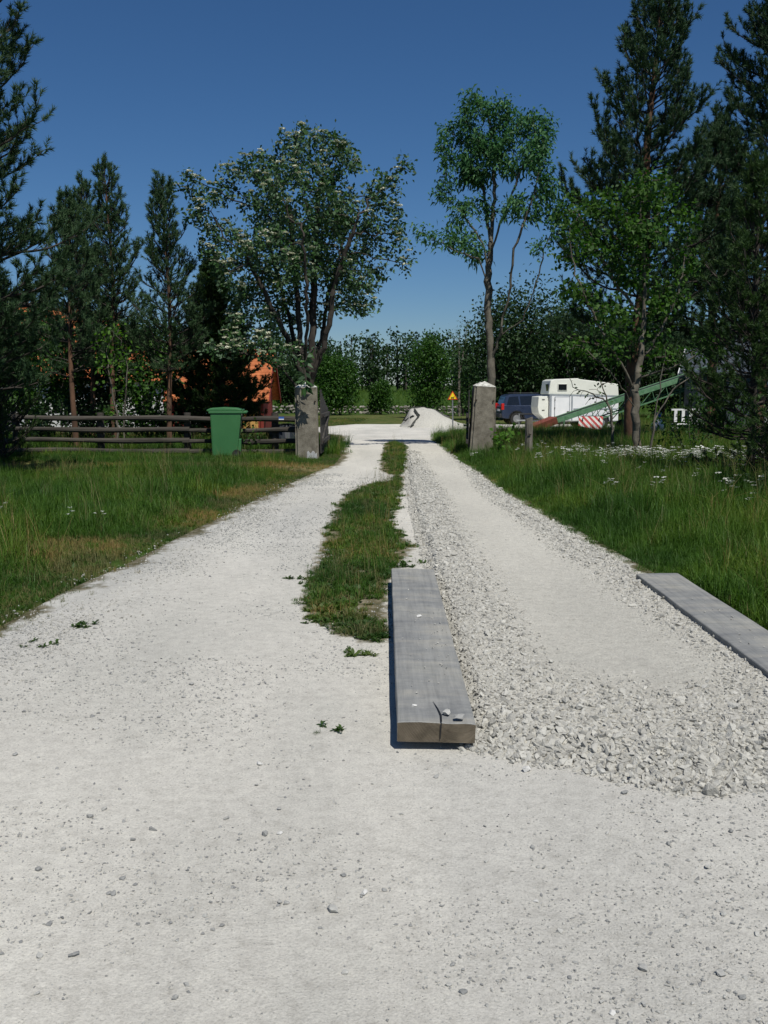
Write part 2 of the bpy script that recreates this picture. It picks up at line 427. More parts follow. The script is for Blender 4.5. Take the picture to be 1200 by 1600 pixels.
def stripe_mat():
    m, t, o = new_mat('barrier_stripes')
    L = lambda a, c: t.links.new(a, c)
    b = N(t, 'ShaderNodeBsdfPrincipled'); b.inputs['Roughness'].default_value = 0.6
    tc = N(t, 'ShaderNodeTexCoord')
    sx = N(t, 'ShaderNodeSeparateXYZ'); L(tc.outputs['Object'], sx.inputs[0])
    a = N(t, 'ShaderNodeMath', operation='MULTIPLY_ADD'); a.inputs[1].default_value = 0.9; L(sx.outputs[2], a.inputs[0]); L(sx.outputs[0], a.inputs[2])
    f = N(t, 'ShaderNodeMath', operation='MULTIPLY'); f.inputs[1].default_value = 4.6; L(a.outputs[0], f.inputs[0])
    fr = N(t, 'ShaderNodeMath', operation='FRACT'); L(f.outputs[0], fr.inputs[0])
    g = N(t, 'ShaderNodeMath', operation='GREATER_THAN'); g.inputs[1].default_value = 0.5; L(fr.outputs[0], g.inputs[0])
    mx = N(t, 'ShaderNodeMixRGB'); mx.inputs[1].default_value = (0.70, 0.68, 0.62, 1); mx.inputs[2].default_value = (0.48, 0.045, 0.04, 1); L(g.outputs[0], mx.inputs[0])
    L(mx.outputs[0], b.inputs['Base Color']); L(b.outputs[0], o.inputs[0])
    return m
M['stripes'] = stripe_mat()

# ------------------------------------------------------------------ object helpers
def tag(o, label=None, cat=None, group=None, kind=None):
    if label: o['label'] = label
    if cat: o['category'] = cat
    if group: o['group'] = group
    if kind: o['kind'] = kind
    return o

def empty(name, loc=(0, 0, 0), rz=0.0):
    o = bpy.data.objects.new(name, None)
    o.empty_display_size = 0.2
    COL.objects.link(o)
    o.location = loc
    o.rotation_euler = (0, 0, rz)
    return o

def link(name, me, mat, parent=None):
    o = bpy.data.objects.new(name, me)
    if mat is not None and not me.materials:
        me.materials.append(mat)
    COL.objects.link(o)
    if parent is not None:
        o.parent = parent
    return o

def np_mesh(name, V, quads=None, tris=None, smooth=False):
    me = bpy.data.meshes.new(name)
    V = np.asarray(V, np.float32)
    loops, starts, tot = [], [], 0
    if quads is not None and len(quads):
        q = np.asarray(quads, np.int32); loops.append(q.ravel()); starts.append(np.arange(len(q), dtype=np.int32) * 4); tot = len(q) * 4
    if tris is not None and len(tris):
        q = np.asarray(tris, np.int32); loops.append(q.ravel()); starts.append(tot + np.arange(len(q), dtype=np.int32) * 3)
    loops = np.concatenate(loops); starts = np.concatenate(starts)
    me.vertices.add(len(V)); me.vertices.foreach_set('co', V.ravel())
    me.loops.add(len(loops)); me.loops.foreach_set('vertex_index', loops)
    me.polygons.add(len(starts)); me.polygons.foreach_set('loop_start', starts)
    if smooth:
        me.polygons.foreach_set('use_smooth', np.ones(len(starts), bool))
    me.update(calc_edges=True)
    return me

class B:
    """small bmesh builder: pieces of one mesh"""
    def __init__(s):
        s.bm = bmesh.new()
    def box(s, c, size, rot=None, bev=0.0, seg=1):
        r = bmesh.ops.create_cube(s.bm, size=1.0)
        vs = r['verts']
        m = Matrix.Translation(c) @ (rot.to_4x4() if rot is not None else Matrix()) @ Matrix.Diagonal((*size, 1))
        bmesh.ops.transform(s.bm, matrix=m, verts=vs)
        if bev:
            es = list({e for v in vs for e in v.link_edges})
            bmesh.ops.bevel(s.bm, geom=es, offset=bev, segments=seg, affect='EDGES', profile=0.6)
        return s
    def tube(s, a, b, r0, r1=None, n=10):
        a, b = Vector(a), Vector(b)
        d = b - a
        r1 = r0 if r1 is None else r1
        m = Matrix.Translation((a + b) / 2) @ d.to_track_quat('Z', 'Y').to_matrix().to_4x4()
        bmesh.ops.create_cone(s.bm, cap_ends=True, segments=n, radius1=r0, radius2=max(r1, 1e-4), depth=d.length, matrix=m)
        return s
    def prism(s, pts, axis, a, b, bev=0.0):
        """polygon pts (2D) extruded along axis from a to b"""
        f = {'x': lambda p, t: (t, p[0], p[1]), 'y': lambda p, t: (p[0], t, p[1]), 'z': lambda p, t: (p[0], p[1], t)}[axis]
        v0 = [s.bm.verts.new(f(p, a)) for p in pts]
        v1 = [s.bm.verts.new(f(p, b)) for p in pts]
        n = len(pts)
        fs = [s.bm.faces.new(v0), s.bm.faces.new(v1[::-1])]
        for i in range(n):
            fs.append(s.bm.faces.new((v0[i], v1[i], v1[(i + 1) % n], v0[(i + 1) % n])))
        bmesh.ops.recalc_face_normals(s.bm, faces=fs)
        if bev:
            es = list({e for g in fs for e in g.edges})
            bmesh.ops.bevel(s.bm, geom=es, offset=bev, segments=2, affect='EDGES', profile=0.6)
        return s
    def hexa(s, pts8, bev=0.0):
        v = [s.bm.verts.new(p) for p in pts8]
        fs = [s.bm.faces.new([v[i] for i in q]) for q in ((0, 3, 2, 1), (4, 5, 6, 7), (0, 1, 5, 4), (1, 2, 6, 5), (2, 3, 7, 6), (3, 0, 4, 7))]
        bmesh.ops.recalc_face_normals(s.bm, faces=fs)
        if bev:
            es = list({e for g in fs for e in g.edges})
            bmesh.ops.bevel(s.bm, geom=es, offset=bev, segments=2, affect='EDGES', profile=0.6)
        return s
    def poly(s, pts):
        s.bm.faces.new([s.bm.verts.new(p) for p in pts]); return s
    def done(s, name, mat, parent=None, smooth=False):
        me = bpy.data.meshes.new(name)
        s.bm.to_mesh(me); s.bm.free()
        if smooth:
            for p in me.polygons: p.use_smooth = True
        return link(name, me, mat, parent)

def rz(a): return Matrix.Rotation(a, 3, 'Z')
def rx(a): return Matrix.Rotation(a, 3, 'X')
def ry(a): return Matrix.Rotation(a, 3, 'Y')

def vnoise(x, y, s=1.0, seed=0):
    """smooth 2-D value noise, vectorised, 0..1"""
    x = np.asarray(x, float) * s + seed * 17.3; y = np.asarray(y, float) * s + seed * 9.7
    xi, yi = np.floor(x).astype(np.int64), np.floor(y).astype(np.int64)
    fx, fy = x - xi, y - yi
    fx, fy = fx * fx * (3 - 2 * fx), fy * fy * (3 - 2 * fy)
    def h(a, b):
        n = (a * 374761393 + b * 668265263) & 0xffffffff
        n = ((n ^ (n >> 13)) * 1274126177) & 0xffffffff
        return ((n ^ (n >> 16)) & 0xffff) / 65535.0
    return (h(xi, yi) * (1 - fx) + h(xi + 1, yi) * fx) * (1 - fy) + (h(xi, yi + 1) * (1 - fx) + h(xi + 1, yi + 1) * fx) * fy

def fbm(x, y, s=1.0, seed=0, o=3):
    r = 0; a = 0.5; n = 0
    for k in range(o):
        r = r + a * vnoise(x, y, s * 2 ** k, seed + k); n += a; a *= .5
    return r / n

# ------------------------------------------------------------------ plan of the drive (metres)
YL = np.array([-6, 3, 5.9, 7.3, 8.6, 12, 15, 17.5, 19.5, 22, 26, 30, 35, 41, 47, 52, 58.])
XL = np.array([-3.6, -2.62, -2.30, -2.22, -2.05, -1.72, -1.40, -1.12, -0.80, -0.72, -0.85, -1.05, -1.3, -2.4, -3.6, -3.4, -1.0])
YR = np.array([-6, 3, 5.3, 8.1, 10.7, 14, 20, 25, 29, 33, 37, 40, 43, 48, 58.])
XR = np.array([2.5, 2.2, 2.10, 2.06, 1.90, 1.72, 1.54, 1.46, 1.42, 1.5, 1.9, 4.0, 8.5, 11.5, 13])
def xl(y): return np.interp(y, YL, XL)
def xr(y): return np.interp(y, YR, XR)
# grass strip between the wheel tracks: left and right limits along y
YM = np.array([5.85, 6.2, 6.7, 7.6, 9.5, 11, 13, 14.6, 15.6, 16.2, 17.2, 18.3, 20, 23, 25, 27, 28.5])
ML = np.array([-.15, -.38, -.58, -.60, -.62, -.64, -.62, -.52, -.30, .15, .15, -.08, -.10, -.06, -.02, .0, .3])
MR = np.array([.02, .04, .04, .05, .30, .10, .22, .28, .34, .30, .25, .52, .55, .55, .60, .55, .3])
def median_mask(x, y):
    """>0 inside the strip, in metres to its edge"""
    a, b = np.interp(y, YM, ML), np.interp(y, YM, MR)
    m = np.minimum(x - a, b - x)
    return np.where((y > YM[0]) & (y < YM[-1]), m, -1.0)
def ridge_y(x):
    """where the loose new gravel ends towards the road"""
    return 4.10 - 0.36 * np.clip((x - .35) / 0.9, 0, 1) + 0.34 * (fbm(x, x * 0, 3.0, 4) - .5)
def layer_l(y):
    return np.interp(y, [3.2, 4.0, 7.6, 9.0, 12, 16, 20, 26, 30], [.40, .38, .40, .38, .36, .40, .46, .62, .66])
def layer_h(x, y):
    """thickness of the new gravel on the drive"""
    a, b = layer_l(y), xr(y) - 0.02
    e = np.clip(np.minimum(x - a, b - x) / 0.10, 0, 1)
    f = np.clip((y - ridge_y(x)) / 0.30, 0, 1)
    g = 1 - sstep(19, 29, y)
    e = e * e * (3 - 2 * e); f = f * f * (3 - 2 * f)
    h = 0.062 * e * f * g
    u = (x - a) / np.maximum(b - a, .1)
    wheel = np.exp(-((u - .56) / .24) ** 2)
    return h * (1 - 0.30 * wheel * sstep(4.4, 5.6, y)) * (0.86 + .28 * fbm(x, y, 2.2, 7))
def wheel_mask(x, y):
    a, b = layer_l(y), xr(y)
    u = (x - a) / np.maximum(b - a, .1)
    c = np.interp(y, [4, 6, 9, 14, 20], [.55, .52, .50, .55, .6])
    wd = np.interp(y, [4, 5.2, 9, 14, 20], [.10, .24, .22, .19, .30])
    return np.exp(-((u - c) / wd) ** 4) * sstep(4.5, 5.3, y)
def drive_z(x, y):
    return zt(x, y) + 0.02 + 0.012 * (fbm(x, y, 1.3, 3) - .5)
def ground_z(x, y):
    """top of whatever lies at x, y"""
    x, y = np.asarray(x, float), np.asarray(y, float)
    on = (x > xl(y)) & (x < xr(y)) & (y < 57)
    return np.where(on, drive_z(x, y) + layer_h(x, y), zt(x, y))

# ------------------------------------------------------------------ ground, drive, new gravel
def dryness(x, y):
    d = np.zeros_like(x)
    # worn yellow grass along the drive and the mown yard beyond the gate
    e = np.where(x < 0, xl(y) - x, x - xr(y))
    d += 0.45 * np.exp(-np.clip(e, 0, 9) / 0.45) * (y < 24) * (x < 0)
    d += 0.60 * np.exp(-((y - 18.9 + 0.10 * (x + 2)) / 0.9) ** 2) * (x < 0) * (x > -9)
    d += 0.55 * np.exp(-((y - 17.9) / 1.0) ** 2 - ((x + 6.2) / 1.3) ** 2)
    d += 0.38 * sstep(30, 44, y) * (1 - sstep(84, 92, y))
    d += 0.35 * np.exp(-((y - 36) / 7) ** 2 - ((x + 2.6) / 1.6) ** 2)
    return d

def build_ground():
    ys = np.concatenate([np.arange(-8, 30, .25), np.arange(30, 60, .6), np.arange(60, 170, 2.5), np.array([180, 220, 300, 450, 800, 1600, 3000])])
    xs = np.concatenate([-np.array([2500, 1200, 600, 300, 160, 100, 60, 40, 30])[:], np.arange(-24, -9, .75), np.arange(-9, 9, .25), np.arange(9, 24, .75), np.array([30, 40, 60, 100, 160, 300, 600, 1200, 2500])])
    X, Y = np.meshgrid(xs, ys)
    Z = zt(X, Y)
    e = np.where(X < 0, xl(Y) - X, X - xr(Y))
    Z = Z + np.clip(e - .35, 0, 1) * 0.10 * (fbm(X, Y, .7, 2) - .42) * (Y < 50)
    Z = Z - 0.05 * np.clip((.25 - e) * 3, 0, 1) * (Y < 56)
    V = np.stack([X, Y, Z], -1).reshape(-1, 3)
    nx, ny = len(xs), len(ys)
    i = (np.arange(ny - 1)[:, None] * nx + np.arange(nx - 1)[None]).ravel()
    me = np_mesh('ground', V, np.stack([i, i + 1, i + nx + 1, i + nx], -1), smooth=True)
    a = me.attributes.new('dry', 'FLOAT', 'POINT')
    a.data.foreach_set('value', dryness(V[:, 0], V[:, 1]).astype(np.float32))
    o = link('ground', me, M['turf'])
    return tag(o, 'grassy earth of the verges, yard and far field', 'ground', kind='structure')
build_ground()

def strip_mesh(name, ys, fl, fr, fz, ncol):
    u = np.linspace(0, 1, ncol)
    A, Bv = fl(ys), fr(ys)
    X = A[:, None] + (Bv - A)[:, None] * u[None]
    Y = np.repeat(ys[:, None], ncol, 1)
    Z = fz(X, Y)
    V = np.stack([X, Y, Z], -1).reshape(-1, 3)
    i = (np.arange(len(ys) - 1)[:, None] * ncol + np.arange(ncol - 1)[None]).ravel()
    return np_mesh(name, V, np.stack([i, i + 1, i + ncol + 1, i + ncol], -1), smooth=True), V

ys = np.concatenate([np.arange(-5, 12, .06), np.arange(12, 30, .15), np.arange(30, 57, .4)])
jl = lambda y: xl(y) + 0.16 * (fbm(y, y * 0 + 3, 2.0, 5, 4) - .5) * np.clip(y / 6, .4, 1)
jr = lambda y: xr(y) + 0.07 * (fbm(y, y * 0 + 8, 2.0, 6, 4) - .5)
WID = lambda y: np.interp(y, [0, 20, 26, 57], [.32, .32, .5, .6])
me, V = strip_mesh('driveway', ys, lambda y: xl(y) - WID(y), lambda y: xr(y) + WID(y) * .8, lambda X, Y: drive_z(X, Y) - .10 * sstep(.55, 1., np.maximum(xl(Y) - X, X - xr(Y)) / WID(Y)), 120)
at = me.attributes.new('soil', 'FLOAT', 'POINT')
mm = median_mask(V[:, 0], V[:, 1])
soil = np.clip(0.42 + mm / 0.22, 0, 1)
soil = np.maximum(soil, .62 * np.exp(-((V[:, 1] - 16.9) / 0.8) ** 2 - ((V[:, 0] - .35) / .5) ** 2))
soil = np.maximum(soil, .55 * np.exp(-((V[:, 1] - 28) / 2.2) ** 2 - ((V[:, 0] - .4) / .35) ** 2))
_e = np.maximum(jl(V[:, 1]) - V[:, 0], V[:, 0] - jr(V[:, 1]))
soil = np.maximum(soil, np.clip(.22 + _e / .34 + 1.1 * (fbm(V[:, 0], V[:, 1], 3.5, 61, 4) - .5), 0, 1))
soil = np.maximum(soil, .60 * np.exp(-((V[:, 1] - 37) / 5) ** 2) * np.exp(-(V[:, 0] - jl(V[:, 1])) / .5))
at.data.foreach_set('value', soil.astype(np.float32))
at = me.attributes.new('grey', 'FLOAT', 'POINT')
gy = 0.75 * np.exp(-np.clip(V[:, 0] - jl(V[:, 1]), 0, 9) / .45) * sstep(3.8, 5.5, V[:, 1]) * (1 - sstep(14, 18, V[:, 1]))
gy = np.maximum(gy, .75 * np.exp(-((V[:, 1] - 11.5) / 2.6) ** 2 - ((V[:, 0] + 1.05) / .5) ** 2))
gy = np.maximum(gy, .30 * sstep(.0, .35, V[:, 0] + .12 * (fbm(V[:, 0], V[:, 1], 2, 9) - .5)) * (1 - sstep(4.4, 5, V[:, 1])))
at.data.foreach_set('value', gy.astype(np.float32))
drive = tag(link('driveway', me, M['drive']), 'pale crushed limestone driveway running through the gate to the yard', 'driveway', kind='structure')

ys2 = np.concatenate([np.arange(3.3, 9, .035), np.arange(9, 20, .08), np.arange(20, 30.2, .25)])
me, V = strip_mesh('gravel_layer', ys2, lambda y: layer_l(y) - .03, lambda y: jr(y) + 0.03,
                   lambda X, Y: drive_z(X, Y) + np.where(layer_h(X, Y) > 0.004, layer_h(X, Y), -0.012) + .004 + 0.006 * (fbm(X, Y, 22, 8) - .5), 64)
layer = tag(link('gravel_layer', me, M['layer']), 'fresh layer of loose pale crushed stone along one wheel track', 'gravel', kind='structure')

# ------------------------------------------------------------------ scattering on points
def scatter(name, pts, rot, scl, idx, coll, label, cat, parent=None):
    me = bpy.data.meshes.new(name)
    pts = np.asarray(pts, np.float32)
    me.vertices.add(len(pts)); me.vertices.foreach_set('co', pts.ravel())
    a = me.attributes.new('rot', 'FLOAT_VECTOR', 'POINT'); a.data.foreach_set('vector', np.asarray(rot, np.float32).ravel())
    a = me.attributes.new('scl', 'FLOAT_VECTOR', 'POINT'); a.data.foreach_set('vector', np.asarray(scl, np.float32).ravel())
    a = me.attributes.new('idx', 'INT', 'POINT'); a.data.foreach_set('value', np.asarray(idx, np.int32))
    o = link(name, me, None, parent)
    g = bpy.data.node_groups.new(name + '_nodes', 'GeometryNodeTree')
    g.interface.new_socket('Geometry', in_out='INPUT', socket_type='NodeSocketGeometry')
    g.interface.new_socket('Geometry', in_out='OUTPUT', socket_type='NodeSocketGeometry')
    gi, go = g.nodes.new('NodeGroupInput'), g.nodes.new('NodeGroupOutput')
    ip = g.nodes.new('GeometryNodeInstanceOnPoints')
    ci = g.nodes.new('GeometryNodeCollectionInfo')
    ci.inputs['Collection'].default_value = coll
    ci.inputs['Separate Children'].default_value = True
    ci.inputs['Reset Children'].default_value = True
    def attr(n, ty):
        x = g.nodes.new('GeometryNodeInputNamedAttribute'); x.data_type = ty; x.inputs['Name'].default_value = n
        return x.outputs['Attribute']
    er = g.nodes.new('FunctionNodeEulerToRotation')
    L = g.links.new
    L(gi.outputs[0], ip.inputs['Points']); L(ci.outputs[0], ip.inputs['Instance'])
    ip.inputs['Pick Instance'].default_value = True
    L(attr('idx', 'INT'), ip.inputs['Instance Index'])
    L(attr('rot', 'FLOAT_VECTOR'), er.inputs[0]); L(er.outputs[0], ip.inputs['Rotation'])
    L(attr('scl', 'FLOAT_VECTOR'), ip.inputs['Scale'])
    L(ip.outputs[0], go.inputs[0])
    md = o.modifiers.new('scatter', 'NODES'); md.node_group = g
    return tag(o, label, cat, kind='stuff')

def variants(name, meshes):
    c = bpy.data.collections.new(name)
    for i, m in enumerate(meshes):
        c.objects.link(bpy.data.objects.new('%s_%02d' % (name, i), m))
    return c

def stone_mesh(name, seed, flat=.6, n=13, mat=None):
    r = random.Random(seed)
    bm = bmesh.new()
    for i in range(n):
        v = Vector((r.gauss(0, 1), r.gauss(0, 1), r.gauss(0, 1))).normalized()
        v = Vector((v.x * r.uniform(.8, 1.1), v.y * r.uniform(.55, .85), v.z * flat)) * 0.5
        bm.verts.new(v)
    h = bmesh.ops.convex_hull(bm, input=bm.verts)
    bmesh.ops.delete(bm, geom=[g for g in h['geom_interior'] if isinstance(g, bmesh.types.BMVert)], context='VERTS')
    me = bpy.data.meshes.new(name); bm.to_mesh(me); bm.free()
    if mat: me.materials.append(mat)
    return me

chips = variants('chip', [stone_mesh('chip', 50 + i, .45 + .25 * (i % 3) / 2, 11, M['crushed']) for i in range(8)])
pebs = variants('pebble', [stone_mesh('pebble', 90 + i, .5, 12, M['pebble']) for i in range(6)])

# coarse new gravel, coarser where no wheel has run
def crushed():
    n = 230000
    x = rng.uniform(.2, 2.2, n); y = 3.3 + (rng.random(n) ** 1.75) * 20
    a, b = layer_l(y), xr(y)
    edge = np.minimum(x - a, b - x)
    ry_ = y - ridge_y(x)
    wm = wheel_mask(x, y)
    p = np.where((edge > -.05) & (ry_ > -.12), 1.0, 0.0) * np.clip(ry_ / .2 + .7, 0.1, 1)
    p = p * np.clip(1 - .80 * wm, .05, 1) * (1 - .8 * sstep(14, 23, y))
    lip = np.exp(-((ry_ - .12) / .28) ** 2)
    keep = rng.random(n) < p * .66
    x, y, wm, lip = x[keep], y[keep], wm[keep], lip[keep]
    s = (0.012 + 0.024 * rng.random(len(x)) ** 1.8 + .030 * lip * rng.random(len(x)) ** 2 + .022 * (rng.random(len(x)) < .05)) * (1 - .72 * wm)
    s = s * np.clip(.75 + y / 22, 1, 1.7)
    z = drive_z(x, y) + np.maximum(layer_h(x, y), 0) + s * (-.04 + .26 * rng.random(len(x)) ** 1.5)
    k = len(x)
    rot = np.stack([rng.normal(0, .5, k), rng.normal(0, .5, k), rng.uniform(0, 6.28, k)], -1)
    scl = s[:, None] * rng.uniform(.8, 1.35, (k, 3))
    scatter('crushed_gravel', np.stack([x, y, z], -1), rot, scl, rng.integers(0, 8, k), chips, 'loose angular crushed stone spread over the fresh gravel layer', 'gravel')
crushed()

def grit():
    n = 380000
    y = 1.6 + (rng.random(n) ** 2.1) * 16
    x = rng.uniform(-3.2, 2.6, n)
    e = np.minimum(x - xl(y), xr(y) - x)
    cl = fbm(x, y, 1.1, 31, 3)
    p = np.where(e > -.04, np.clip((cl - .40) * 4.2, .06, 1), 0) * (layer_h(x, y) < .006)
    p = p * np.where(np.exp(-np.clip(x - xl(y), 0, 9) / .35) * sstep(3.5, 6, y) > .3, 1.0, .5)
    keep = rng.random(n) < p
    x, y = x[keep], y[keep]
    k = len(x)
    s = 0.0045 + 0.012 * rng.random(k) ** 3 + .016 * (rng.random(k) < .025) * rng.random(k)
    s = s * np.clip(.85 + y / 16, 1, 1.7)
    z = drive_z(x, y) + s * (.02 + .14 * rng.random(k))
    rot = np.stack([rng.normal(0, .3, k), rng.normal(0, .3, k), rng.uniform(0, 6.28, k)], -1)
    scatter('road_grit', np.stack([x, y, z], -1), rot, s[:, None] * rng.uniform(.8, 1.3, (k, 3)), rng.integers(0, 6, k), pebs, 'small loose chips and pebbles on the packed driveway', 'gravel')
grit()

def edge_stones():
    n = 9000
    y = 4.2 + 13 * rng.random(n) ** 1.5
    x = xl(y) + rng.normal(.10, .22, n)
    keep = rng.random(n) < np.clip((fbm(x, y, 2.2, 71, 3) - .30) * 2.2, 0, 1)
    x, y = x[keep], y[keep]
    k = len(x)
    s = .007 + .022 * rng.random(k) ** 2.5
    z = drive_z(x, y) + s * .12
    rot = np.stack([rng.normal(0, .4, k), rng.normal(0, .4, k), rng.uniform(0, 6.28, k)], -1)
    scatter('edge_stones', np.stack([x, y, z], -1), rot, s[:, None] * rng.uniform(.8, 1.3, (k, 3)), rng.integers(0, 8, k), chips, 'loose pale stones along the grassy edge of the drive', 'gravel')
edge_stones()

# larger loose stones that can be picked out one by one: pieces of the drive
stone_data = [stone_mesh('stone', 200 + i, .55, 14, None) for i in range(6)]
for i, m_ in enumerate(stone_data):
    m_.materials.append(M['pebble'] if i < 4 else M['white_stone'])
def G(px, py):
    a, b, c = ray(px, py)
    d = -CAMH / c * b
    for _ in range(12):
        x = a / b * d
        z = float(ground_z(x, d))
        d = (z - CAMH) / c * b
    return a / b * d, d
loose = [(405, 1195, 14, 5), (300, 1070, 10, 2), (163, 1265, 14, 1), (354, 1280, 11, 0), (436, 1265, 10, 2), (520, 1424, 22, 3), (537, 1369, 11, 1), (569, 1397, 15, 4),
         (822, 1205, 22, 5), (940, 1209, 18, 3), (838, 1410, 11, 5), (832, 1325, 10, 2), (682, 1215, 12, 1), (1106, 1357, 14, 0), (1126, 1523, 20, 1), (1005, 1515, 18, 3),
         (701, 1540, 11, 1), (723, 1552, 14, 0), (62, 1495, 15, 1), (116, 1493, 18, 0), (100, 1443, 9, 2), (77, 1445, 12, 1), (177, 1398, 12, 2), (170, 1397, 10, 1),
         (414, 1305, 16, 3), (437, 1303, 10, 4), (448, 1412, 13, 1), (437, 1411, 10, 2), (347, 1447, 11, 1), (274, 1560, 14, 2), (540, 1521, 12, 3), (58, 1553, 10, 0),
         (208, 1313, 11, 1), (99, 1328, 11, 2), (287, 1090, 9, 1), (141, 1277, 12, 2), (191, 1374, 11, 0), (1030, 1285, 9, 2), (976, 1240, 14, 1), (957, 1584, 12, 4),
         (1130, 1430, 11, 2), (760, 1347, 9, 3), (1160, 1560, 13, 1), (600, 1392, 10, 0), (300, 1420, 9, 1), (60, 1360, 12, 3), (24, 1180, 12, 1), (400, 1120, 9, 0)]
for i, (px, py, wpx, k) in enumerate(loose):
    x, y = G(px, py)
    s = wpx / FPX * math.hypot(y, 1.5) * 1.05
    o = link('stone', stone_data[k], None, drive)
    o.location = (x, y, float(ground_z(x, y)) + s * .17)
    o.scale = (s, s * random.uniform(.8, 1.2), s * random.uniform(.75, 1.1))
    o.rotation_euler = (random.gauss(0, .15), random.gauss(0, .15), random.uniform(0, 6.28))

# ------------------------------------------------------------------ grass
def blades(seed, n, h0, h1, spread, width, lean, mat, seg=2):
    """a tuft: n bent blades"""
    r = np.random.default_rng(seed)
    V, Q, T = [], [], []
    for i in range(n):
        a = r.uniform(0, 6.28); rad = spread * math.sqrt(r.random())
        b = np.array((math.cos(a) * rad, math.sin(a) * rad, -.01))
        h = r.uniform(h0, h1); l = abs(r.normal(0, lean)); az = r.uniform(0, 6.28)
        d = np.array((math.cos(az), math.sin(az), 0)); s = np.array((-d[1], d[0], 0)) * width * r.uniform(.7, 1.3) / 2
        tip = b + d * h * math.sin(min(l * 1.5, 1.4)) + np.array((0, 0, h * math.cos(min(l * 1.3, 1.3))))
        mid = b + d * h * .5 * math.sin(l * .6) + np.array((0, 0, h * .55))
        k = len(V)
        V += [b - s, b + s, mid + s * .8, mid - s * .8, tip]
        Q.append((k, k + 1, k + 2, k + 3)); T.append((k + 3, k + 2, k + 4))
    me = np_mesh('tuft', V, Q, T)
    me.materials.append(mat)
    return me

def rosette(seed, n, L, mat):
    r = np.random.default_rng(seed)
    V, Q = [], []
    for i in range(n):
        az = r.uniform(0, 6.28); el = r.uniform(.15, 1.0); l = L * r.uniform(.5, 1.1)
        d = np.array((math.cos(az) * math.cos(el), math.sin(az) * math.cos(el), math.sin(el)))
        s = np.array((-math.sin(az), math.cos(az), 0)) * l * .2
        b = np.array((r.normal(0, .02), r.normal(0, .02), 0))
        k = len(V)
        V += [b, b + d * l * .55 + s, b + d * l + np.array((0, 0, -.2 * l)), b + d * l * .55 - s]
        Q.append((k, k + 1, k + 2, k + 3))
    me = np_mesh('rosette', V, Q)
    me.materials.append(mat)
    return me

def umbel(seed):
    r = np.random.default_rng(seed)
    V, Q, mi = [], [], []
    h = r.uniform(.5, .75)
    for st in range(3):
        dx, dy = r.normal(0, .10, 2); hh = h * r.uniform(.75, 1.0)
        k = len(V); V += [(-.003, 0, 0), (.003, 0, 0), (dx + .003, dy, hh), (dx - .003, dy, hh)]; Q.append((k, k + 1, k + 2, k + 3)); mi.append(0)
        for c in range(8):
            a = r.uniform(0, 6.28); rr = .045 * math.sqrt(r.random()); p = np.array((dx + rr * math.cos(a), dy + rr * math.sin(a), hh + r.uniform(0, .02)))
            s = r.uniform(.009, .016); k = len(V)
            t = r.normal(0, .3, 2) * s
            V += [p + (-s, -s, -t[0]), p + (s, -s, -t[1]), p + (s, s, t[0]), p + (-s, s, t[1])]; Q.append((k, k + 1, k + 2, k + 3)); mi.append(1)
    me = np_mesh('umbel', V, Q)
    me.materials.append(M['weed']); me.materials.append(M['umbel'])
    me.polygons.foreach_set('material_index', np.array(mi, np.int32))
    return me

tufts = variants('tuft', [blades(i, 30, .04, .10, .07, .006, .6, M['grass']) for i in range(4)]            # 0-3 short
                 + [blades(10 + i, 26, .09, .20, .08, .007, .5, M['grass']) for i in range(4)]            # 4-7 medium
                 + [blades(20 + i, 18, .18, .38, .09, .007, .38, M['grass']) for i in range(3)]            # 8-10 tall
                 + [blades(30 + i, 14, .05, .14, .06, .005, .6, M['grass_dry']) for i in range(2)]         # 11-12 dry
                 + [rosette(40 + i, 16, .09, M['weed']) for i in range(3)]                                  # 13-15 weeds
                 + [blades(50, 7, .35, .6, .05, .004, .25, M['grass_dry'])])                                # 16 stalks
umbels = variants('umbel', [umbel(i) for i in range(4)])

def put_grass(name, x, y, idx, s, label, z=None):
    k = len(x)
    z = (zt(x, y) if z is None else z)
    rot = np.stack([rng.normal(0, .12, k), rng.normal(0, .12, k), rng.uniform(0, 6.28, k)], -1)
    scl = np.stack([s, s, s * rng.uniform(.8, 1.25, k)], -1)
    return scatter(name, np.stack([x, y, z], -1), rot, scl, idx, tufts, label, 'grass')

def pick(k, table):
    ids, p = zip(*table)
    return rng.choice(np.array(ids), k, p=np.array(p) / sum(p))

SHORT = [(i, 1.) for i in range(4)]
MED = [(i, 1.) for i in range(4, 8)]
TALL = [(i, 1.) for i in range(8, 11)]
DRY = [(11, 1.), (12, 1.)]
WEED = [(i, 1.) for i in range(13, 16)]
def wt(l, w): return [(i, p * w) for i, p in l]

